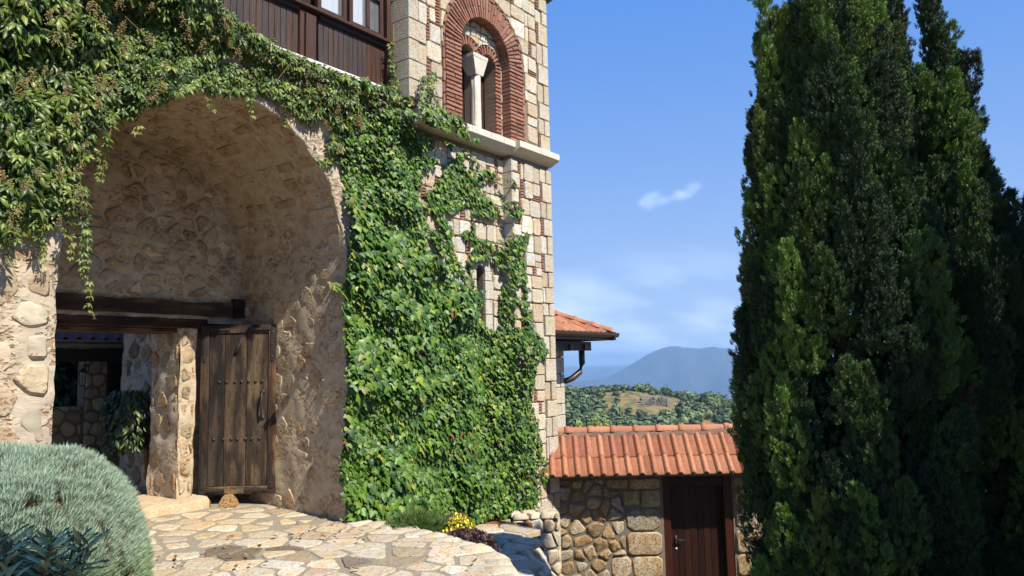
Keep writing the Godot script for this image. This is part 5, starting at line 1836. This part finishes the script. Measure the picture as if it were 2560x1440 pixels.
var sprays := []
func cypress(called: String, label: String, foot: Vector3, hull: Array, spires: Array, boughs: int, group := "", fine := 1.0) -> void:
	# hull: [height, x, z, radius] up the tree; spires: [x, z, from, to, radius, tint]; boughs: upswept flames of foliage set over the hull
	if sprays.is_empty():
		for k in 3: sprays.append(spray_mesh(40 + k))
	var t := thing(called, label, "cypress", Transform3D(Basis.IDENTITY, foot), group)
	var xfs := [[], [], []]; var cols := [[], [], []]
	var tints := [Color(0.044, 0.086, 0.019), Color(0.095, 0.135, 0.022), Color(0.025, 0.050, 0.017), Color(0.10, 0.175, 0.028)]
	var b := B.new(true)
	var all := []
	for sp in spires:
		var y0: float = sp[2] - foot.y; var y1: float = sp[3] - foot.y
		b.tube([Vector3(sp[0] * 0.4, maxf(0.2, y0 - 1.2), sp[1] * 0.4), Vector3(sp[0] * 0.9, lerpf(y0, y1, 0.35), sp[1] * 0.9), Vector3(sp[0], y1 - 0.06, sp[1])], [0.05, 0.022, 0.005], 5)
		all.append([Vector3(sp[0] * 0.9, y0, sp[1] * 0.9), Vector3(sp[0], y1, sp[1]), sp[4] * 0.75, sp[5]])
		for k in int((y1 - y0) * 8.0):      # short feathers round the spire
			var f := rf(0.0, 0.93)
			var a := rf(0, TAU)
			var out := Vector3(sin(a), 0, cos(a))
			var p: Vector3 = Vector3(sp[0], lerpf(y0, y1, f), sp[1]) + out * sp[4] * (1.0 - 0.75 * f) * rf(0.4, 0.95)
			all.append([p, p + Vector3.UP * rf(0.22, 0.50) * (1.2 - 0.5 * f) + out * rf(0.02, 0.09), rf(0.05, 0.085), sp[5] if R.randf() < 0.6 else R.randi() % 4])
	for k in boughs:
		var f := pow(R.randf(), 1.15) * (hull.size() - 1.001)
		var r0: Array = hull[int(f)]; var r1: Array = hull[int(f) + 1]
		var m := f - int(f)
		var rad: float = lerpf(r0[3], r1[3], m)
		var a := rf(0, TAU)
		var out := Vector3(sin(a), 0, cos(a))
		var p: Vector3 = Vector3(lerpf(r0[1], r1[1], m), lerpf(r0[0], r1[0], m) - foot.y - 0.25, lerpf(r0[2], r1[2], m)) + out * rad * rf(0.72, 1.02)
		var L := rf(0.42, 0.95)
		var u := R.randf()
		all.append([p, p + Vector3.UP * L + out * rf(0.0, 0.13) + Vector3(rf(-0.06, 0.06), 0, rf(-0.06, 0.06)), rf(0.10, 0.165), 2 if u < 0.42 else (0 if u < 0.78 else (3 if u < 0.93 else 1))])
	for pl in all:
		var p0: Vector3 = pl[0]; var p1: Vector3 = pl[1]
		var L := p0.distance_to(p1)
		var n := int(L * pl[2] * 3300.0 * fine)
		var tone := rf(0.8, 1.2)
		for i in n:
			var f := R.randf()
			var a := rf(0, TAU)
			var prof := 2.3 * pow(f + 0.02, 0.55) * (1.0 - f) + 0.05
			var out := Vector3(sin(a), 0, cos(a))
			var lump := 1.0 + 0.5 * nz(p0 + Vector3(sin(a) * 0.3, f * L, cos(a) * 0.3), 4.0)
			var rad: float = pl[2] * prof * lump * (1.0 - 0.55 * pow(R.randf(), 2.0))
			var y := (p1 - p0).normalized() + out * rf(0.10, 0.55) + Vector3(rf(-0.15, 0.15), 0, rf(-0.15, 0.15))
			y = y.normalized()
			var x := y.cross(out).normalized()
			var s := rf(0.040, 0.080) / sqrt(fine)
			var k := R.randi() % 3
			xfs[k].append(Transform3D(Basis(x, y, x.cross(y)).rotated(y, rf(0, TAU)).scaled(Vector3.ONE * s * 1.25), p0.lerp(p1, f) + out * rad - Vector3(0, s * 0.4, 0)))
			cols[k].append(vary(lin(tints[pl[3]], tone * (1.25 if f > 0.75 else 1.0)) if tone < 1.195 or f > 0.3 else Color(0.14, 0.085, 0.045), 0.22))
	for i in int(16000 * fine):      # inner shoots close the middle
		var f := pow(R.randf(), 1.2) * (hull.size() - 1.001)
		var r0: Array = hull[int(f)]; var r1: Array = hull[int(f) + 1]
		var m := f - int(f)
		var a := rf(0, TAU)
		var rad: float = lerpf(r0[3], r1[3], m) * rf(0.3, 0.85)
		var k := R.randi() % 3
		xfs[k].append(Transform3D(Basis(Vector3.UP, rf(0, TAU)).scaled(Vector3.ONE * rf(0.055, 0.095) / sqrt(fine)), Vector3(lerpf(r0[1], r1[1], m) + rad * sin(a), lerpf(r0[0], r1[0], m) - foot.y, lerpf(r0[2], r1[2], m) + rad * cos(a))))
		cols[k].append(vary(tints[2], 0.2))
	b.tube([Vector3(0, -0.1, 0), Vector3(0, 1.2, 0), Vector3(0, 3.0, 0)], [0.16, 0.11, 0.05], 7)
	part(t, "trunk", b.done(), M.bark)
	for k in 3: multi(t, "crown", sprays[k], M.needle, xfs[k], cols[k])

func cypresses() -> void:
	R.seed = 909
	# x and z are offsets from the foot; heights are world heights
	cypress("cypress_tree", "broad many-stemmed dark cypress standing right of the wooden wall door", Vector3(2.50, -1.6, -5.75),
		[[-1.45, 0.0, 0, 0.55], [-0.6, -0.02, 0, 0.65], [0.3, -0.04, 0, 0.69], [1.3, -0.03, 0, 0.67], [2.2, -0.01, 0, 0.57], [2.9, -0.01, 0, 0.46], [3.5, -0.01, 0, 0.36], [3.9, -0.02, 0, 0.28]],
		[[-0.47, 0.05, 2.9, 4.62, 0.13, 3], [-0.26, 0.10, 3.0, 4.72, 0.13, 0], [-0.02, 0.0, 3.1, 4.66, 0.13, 2], [0.29, 0.15, 2.7, 4.78, 0.19, 1], [-0.15, 0.35, 2.5, 4.20, 0.14, 3], [0.08, 0.30, 2.4, 3.9, 0.15, 0]], 350)
	cypress("cypress_tree", "taller slim dark cypress with two bare-stemmed spires behind the broad one", Vector3(3.62, -1.6, -6.25),
		[[-1.45, 0, 0, 0.55], [-0.5, 0, 0, 0.56], [0.6, 0.0, 0, 0.50], [1.6, 0.0, 0, 0.44], [2.4, -0.02, 0, 0.36], [3.0, -0.06, 0, 0.27], [3.5, -0.10, 0, 0.20]],
		[[-0.30, 0.0, 2.9, 5.05, 0.16, 2], [0.05, 0.0, 2.9, 5.0, 0.14, 0], [0.22, 0.05, 2.6, 4.05, 0.10, 2], [0.34, 0.05, 2.0, 3.25, 0.10, 2]], 230)
	cypress("cypress_tree", "small cypress tip rising at the right edge behind the slim cypress", Vector3(4.62, -1.7, -6.6),
		[[-1.5, 0, 0, 0.42], [0.0, 0, 0, 0.36], [1.2, 0, 0, 0.26], [2.0, 0, 0, 0.15]], [[-0.05, 0, 1.2, 3.0, 0.13, 2]], 50)
	# the row goes on to the right and keeps the sun off the lower boughs
	for q in [[4.75, -4.1, 5.0], [5.2, -3.3, 6.6], [5.9, -2.4, 7.2], [6.7, -1.4, 7.6], [5.6, -4.7, 6.2], [4.3, -3.3, 4.2]]:
		var h: float = q[2]
		cypress("cypress_tree", "tall cypress continuing the row to the right of the view", Vector3(q[0], -1.7, q[1]), [[-1.5, 0, 0, 0.6], [0.5, 0, 0, 0.72], [h * 0.5, 0, 0, 0.6], [h * 0.8, 0, 0, 0.3]], [[0, 0, h * 0.5, h, 0.25, 2]], 130, "cypresses continuing the row", 0.30)

func bushes() -> void:
	R.seed = 1212
	# clipped silver dome
	var t := thing("silver_shrub", "rounded clipped silvery green shrub at the foot of the left pier", "shrub", Transform3D(Basis.IDENTITY, Vector3(-3.10, 0, -4.45)))
	var b := B.new()
	for i in 6:
		var a := TAU * i / 6 + 0.3
		var d := (Vector3(sin(a), 0, cos(a)) * 0.30 + Vector3.UP).normalized()
		var s := Vector3(cos(a), 0, -sin(a)) * 0.042
		var p := Vector3(sin(a), 0, cos(a)) * 0.06
		b.tri(p - s, p + s, p + d * 1.0 + s * 0.2)
		b.tri(p - s * 0.6 + d * 0.4, p + d * 0.4 + s * 1.1, p + d * 1.05 + Vector3(sin(a + 1), 0, cos(a + 1)) * 0.12)
	var tuft := b.done()
	var xs := []; var cs := []
	for i in 36000:
		var a := rf(0, TAU)
		var e := asin(rf(-0.15, 1.0))
		var d := Vector3(cos(e) * sin(a), sin(e), cos(e) * cos(a))
		var q := pow(pow(absf(d.x), 2.7) + pow(absf(d.y), 2.7) + pow(absf(d.z), 2.7), -1.0 / 2.7)
		var n := FN.get_noise_3d(d.x * 120, d.y * 120, d.z * 120)
		var gap := FN.get_noise_3d(d.x * 420 + 90, d.y * 420, d.z * 420)
		if gap > 0.36: continue
		var p := d * q * Vector3(0.84, 0.98, 0.95) * (0.95 + 0.055 * n + rf(-0.025, 0.015)) + Vector3(0, 0.16, 0)
		var y := (d * 0.9 + Vector3(rf(-0.35, 0.35), 0.75 + rf(-0.2, 0.2), rf(-0.35, 0.35))).normalized()
		var x := y.cross(Vector3(0.3, 0.2, 0.9)).normalized()
		var s := rf(0.045, 0.075)
		xs.append(Transform3D(Basis(x, y, x.cross(y)).rotated(y, rf(0, TAU)).scaled(Vector3.ONE * s), p))
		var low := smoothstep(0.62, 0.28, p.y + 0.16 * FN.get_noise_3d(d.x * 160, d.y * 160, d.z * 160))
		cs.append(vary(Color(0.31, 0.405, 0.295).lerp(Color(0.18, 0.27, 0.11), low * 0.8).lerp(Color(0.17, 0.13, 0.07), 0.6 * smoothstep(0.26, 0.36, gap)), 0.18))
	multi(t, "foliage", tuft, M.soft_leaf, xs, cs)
	b = B.new(true)
	b.tint(Color(0.1, 0.1, 0.06))
	b.ball(Vector3(0, 0.14, 0), Vector3(0.72, 0.80, 0.82), 16, 10)
	part(t, "inner_twigs", b.done(), M.twig)
	# sage with long leaves, nearer
	t = thing("sage_plant", "grey green sage with long lance leaves before the silvery shrub", "sage plant", Transform3D(Basis.IDENTITY, Vector3(-2.10, 0, -3.18)))
	b = B.new(true)
	var lf := leaf_shape()
	xs = []; cs = []
	var leaves := 0
	for k in 95:
		var r := sqrt(R.randf()) * 0.27; var a := rf(0, TAU)
		var foot := Vector3(r * sin(a), 0, r * cos(a))
		var hgt := (0.90 - 0.9 * r * r) * rf(0.78, 1.0)
		var head := foot * 1.25 + Vector3(0, hgt, 0)
		b.tube([foot * 0.4, foot * 0.9 + Vector3(0, hgt * 0.5, 0), head], [0.008, 0.006, 0.004], 4, false)
		for i in 10:
			var f := 1.0 - 0.035 * i
			var p := (foot * 0.9 + Vector3(0, hgt * 0.5, 0)).lerp(head, f)
			var yaw := i * 2.4 + rf(-0.3, 0.3)
			var tilt := -2.55 + 0.11 * i + rf(-0.15, 0.15)     # the tip points up and out
			var basis := Basis(Vector3.UP, yaw) * Basis(Vector3.RIGHT, tilt) * Basis.from_scale(Vector3(0.040, rf(0.075, 0.125), 0.08))
			leaves += 1
			if leaves <= 280 and i < 4: part(t, "leaf", lf, M["sage_leaf_%d" % (R.randi() % 4)], Transform3D(basis, p))
			else:
				xs.append(Transform3D(basis, p)); cs.append(vary(Color(0.27, 0.32, 0.16), 0.25))
	part(t, "stem", b.done(), M.twig)
	multi(t, "foliage", lf, M.soft_leaf, xs, cs)
	# three small plants in the bed
	var needle := tuft
	t = thing("green_shrub", "low feathery green shrub spilling over the paving edge", "shrub", Transform3D(Basis.IDENTITY, Vector3(-1.02, -0.14, -7.82)))
	xs = []; cs = []
	for i in 2600:
		var a := rf(0, TAU); var e := asin(rf(0.0, 1.0))
		var d := Vector3(cos(e) * sin(a), sin(e), cos(e) * cos(a))
		var p := d * Vector3(0.33, 0.25, 0.24) * rf(0.55, 1.0) * (1.0 + 0.3 * FN.get_noise_3d(d.x * 200, d.y * 200, d.z * 200))
		var y := (d + Vector3(rf(-0.4, 0.4), 0.5, rf(-0.4, 0.4))).normalized()
		var x := y.cross(Vector3(0.3, 0.2, 0.9)).normalized()
		xs.append(Transform3D(Basis(x, y, x.cross(y)).scaled(Vector3.ONE * rf(0.045, 0.085)), p))
		cs.append(vary(Color(0.10, 0.17, 0.04), 0.3))
	multi(t, "foliage", needle, M.soft_leaf, xs, cs)
	b = B.new(true)
	b.tube([Vector3(0, -0.05, 0), Vector3(0.02, 0.15, 0)], [0.03, 0.01], 5)
	part(t, "stem", b.done(), M.twig)
	for q in [["yellow_flowers", "small clump of yellow flowers between the ivy and the purple shrub", "flower", Vector3(-0.57, -0.14, -7.72), Vector3(0.18, 0.29, 0.17), Color(0.62, 0.52, 0.04), 1200, 0.035], ["purple_shrub", "low dark purple leaved shrub beside the lower path", "shrub", Vector3(-0.47, -0.14, -7.30), Vector3(0.30, 0.22, 0.26), Color(0.055, 0.026, 0.03), 2400, 0.038], ["lime_plant", "small lime green plant at the paving edge", "plant", Vector3(-0.86, -0.10, -7.55), Vector3(0.10, 0.09, 0.10), Color(0.20, 0.28, 0.03), 160, 0.05], ["red_plants", "low plants with dusty red leaves under the ivy", "plant", Vector3(-1.22, -0.10, -8.18), Vector3(0.42, 0.12, 0.10), Color(0.22, 0.085, 0.06), 260, 0.055]]:
		t = thing(q[0], q[1], q[2], Transform3D(Basis(Vector3.UP, YAW if q[0] == "red_plants" else 0.0), q[3]))
		xs = []; cs = []
		for i in q[6]:
			var a := rf(0, TAU); var e := asin(rf(0.0, 1.0))
			var d := Vector3(cos(e) * sin(a), sin(e), cos(e) * cos(a))
			xs.append(Transform3D(Basis.from_euler(Vector3(rf(-1.4, 0.3), rf(0, TAU), rf(-1, 1))).scaled(Vector3.ONE * q[7] * rf(0.7, 1.3)), d * q[4] * rf(0.5, 1.0)))
			var c: Color = vary(q[5], 0.35)
			if q[0] == "yellow_flowers" and (d.y < 0.35 or R.randf() < 0.25): c = vary(Color(0.16, 0.20, 0.04), 0.3)
			if q[0] == "red_plants" and R.randf() < 0.3: c = vary(Color(0.10, 0.16, 0.04), 0.3)
			cs.append(c)
		multi(t, "leaves", lf, M.soft_leaf, xs, cs)
		b = B.new(true)
		for k in 5: b.tube([Vector3(rf(-0.04, 0.04), -0.05, 0), Vector3(rf(-0.5, 0.5) * q[4].x, q[4].y * 0.7, rf(-0.5, 0.5) * q[4].z)], [0.008, 0.004], 4, false)
		part(t, "stem", b.done(), M.twig)
	xs = []; cs = []
	for i in 130:
		var p := Vector2(rf(-3.4, -0.3), rf(5.9, 8.6))
		if R.randf() > smoothstep(0.9, 0.0, absf(depth_in(p) + 0.25)) * 0.9 + 0.12: continue
		if p.x > -0.8 and p.y > 7.0: continue
		xs.append(Transform3D(Basis(Vector3.UP, rf(0, TAU)) * Basis(Vector3.RIGHT, rf(1.2, 1.9)) * Basis.from_scale(Vector3.ONE * rf(0.03, 0.06)), Vector3(p.x, 0.03 + maxf(0.0, depth_in(p)) * 0.05, -p.y)))
		cs.append(vary(pick([Color(0.20, 0.12, 0.05), Color(0.14, 0.07, 0.04), Color(0.22, 0.18, 0.06), Color(0.10, 0.12, 0.03)]), 0.3))
	t = thing("fallen_leaves", "dry brown leaves fallen on the paving below the arch and ivy", "leaves")
	tag(t, "", "", "", "stuff")
	multi(t, "dry_leaves", lf, M.soft_leaf, xs, cs)
	for q in [["weed_tuft", "tiny green weed at the foot of the right vault wall", Vector3(-2.62, 0.03, -8.62)], ["weed_tuft", "tiny green weed in the paving joint below the arch corner", Vector3(-2.02, 0.01, -8.18)]]:
		t = thing(q[0], q[1], "weed", Transform3D(Basis.IDENTITY, q[2]))
		b = B.new(true)
		b.tint(Color(0.10, 0.17, 0.03))
		for k in 22:
			var a := rf(0, TAU)
			var o := Vector3(sin(a), 0, cos(a)) * rf(0.02, 0.07)
			b.tri(o * 0.2 - Vector3(0.006, 0, 0), o * 0.2 + Vector3(0.006, 0, 0), o + Vector3(0, rf(0.03, 0.08), 0))
		part(t, "blades", b.done(), M.soft_leaf)
	# a young tree behind the photographer shades the sage
	t = thing("young_tree", "small tree behind the viewpoint", "tree", Transform3D(Basis.IDENTITY, Vector3(2.55, 0, 1.0)))
	b = B.new(true)
	b.tube([Vector3.ZERO, Vector3(-0.1, 3.5, -0.2), Vector3(-0.4, 6.9, -0.1)], [0.10, 0.07, 0.03], 7)
	part(t, "trunk", b.done(), M.bark)
	xs = []; cs = []
	for i in 1500:
		var d := Vector3(rf(-1, 1), rf(-1, 1), rf(-1, 1))
		if d.length() > 1: continue
		xs.append(Transform3D(Basis.from_euler(Vector3(rf(-1, 1), rf(0, TAU), rf(-1, 1))).scaled(Vector3.ONE * rf(0.12, 0.2)), Vector3(-0.45, 7.2, -0.10) + d * Vector3(0.62, 0.65, 0.62)))
		cs.append(vary(Color(0.06, 0.12, 0.03), 0.3))
	multi(t, "crown", lf, M.soft_leaf, xs, cs)


func _ready() -> void:
	R.seed = 4242
	FN.seed = 7
	FN.frequency = 0.01
	FN.fractal_octaves = 2
	F = Transform3D(Basis(Vector3.UP, YAW), BASE)
	sun_and_sky()
	materials()
	setting()
	gatehouse()
	R.seed = 31
	tower()
	R.seed = 32
	far_building()
	R.seed = 33
	courtyard()
	R.seed = 34
	paving()
	R.seed = 35
	garden_wall()
	hill_trees()
	ivy()
	creeper()
	cypresses()
	bushes()
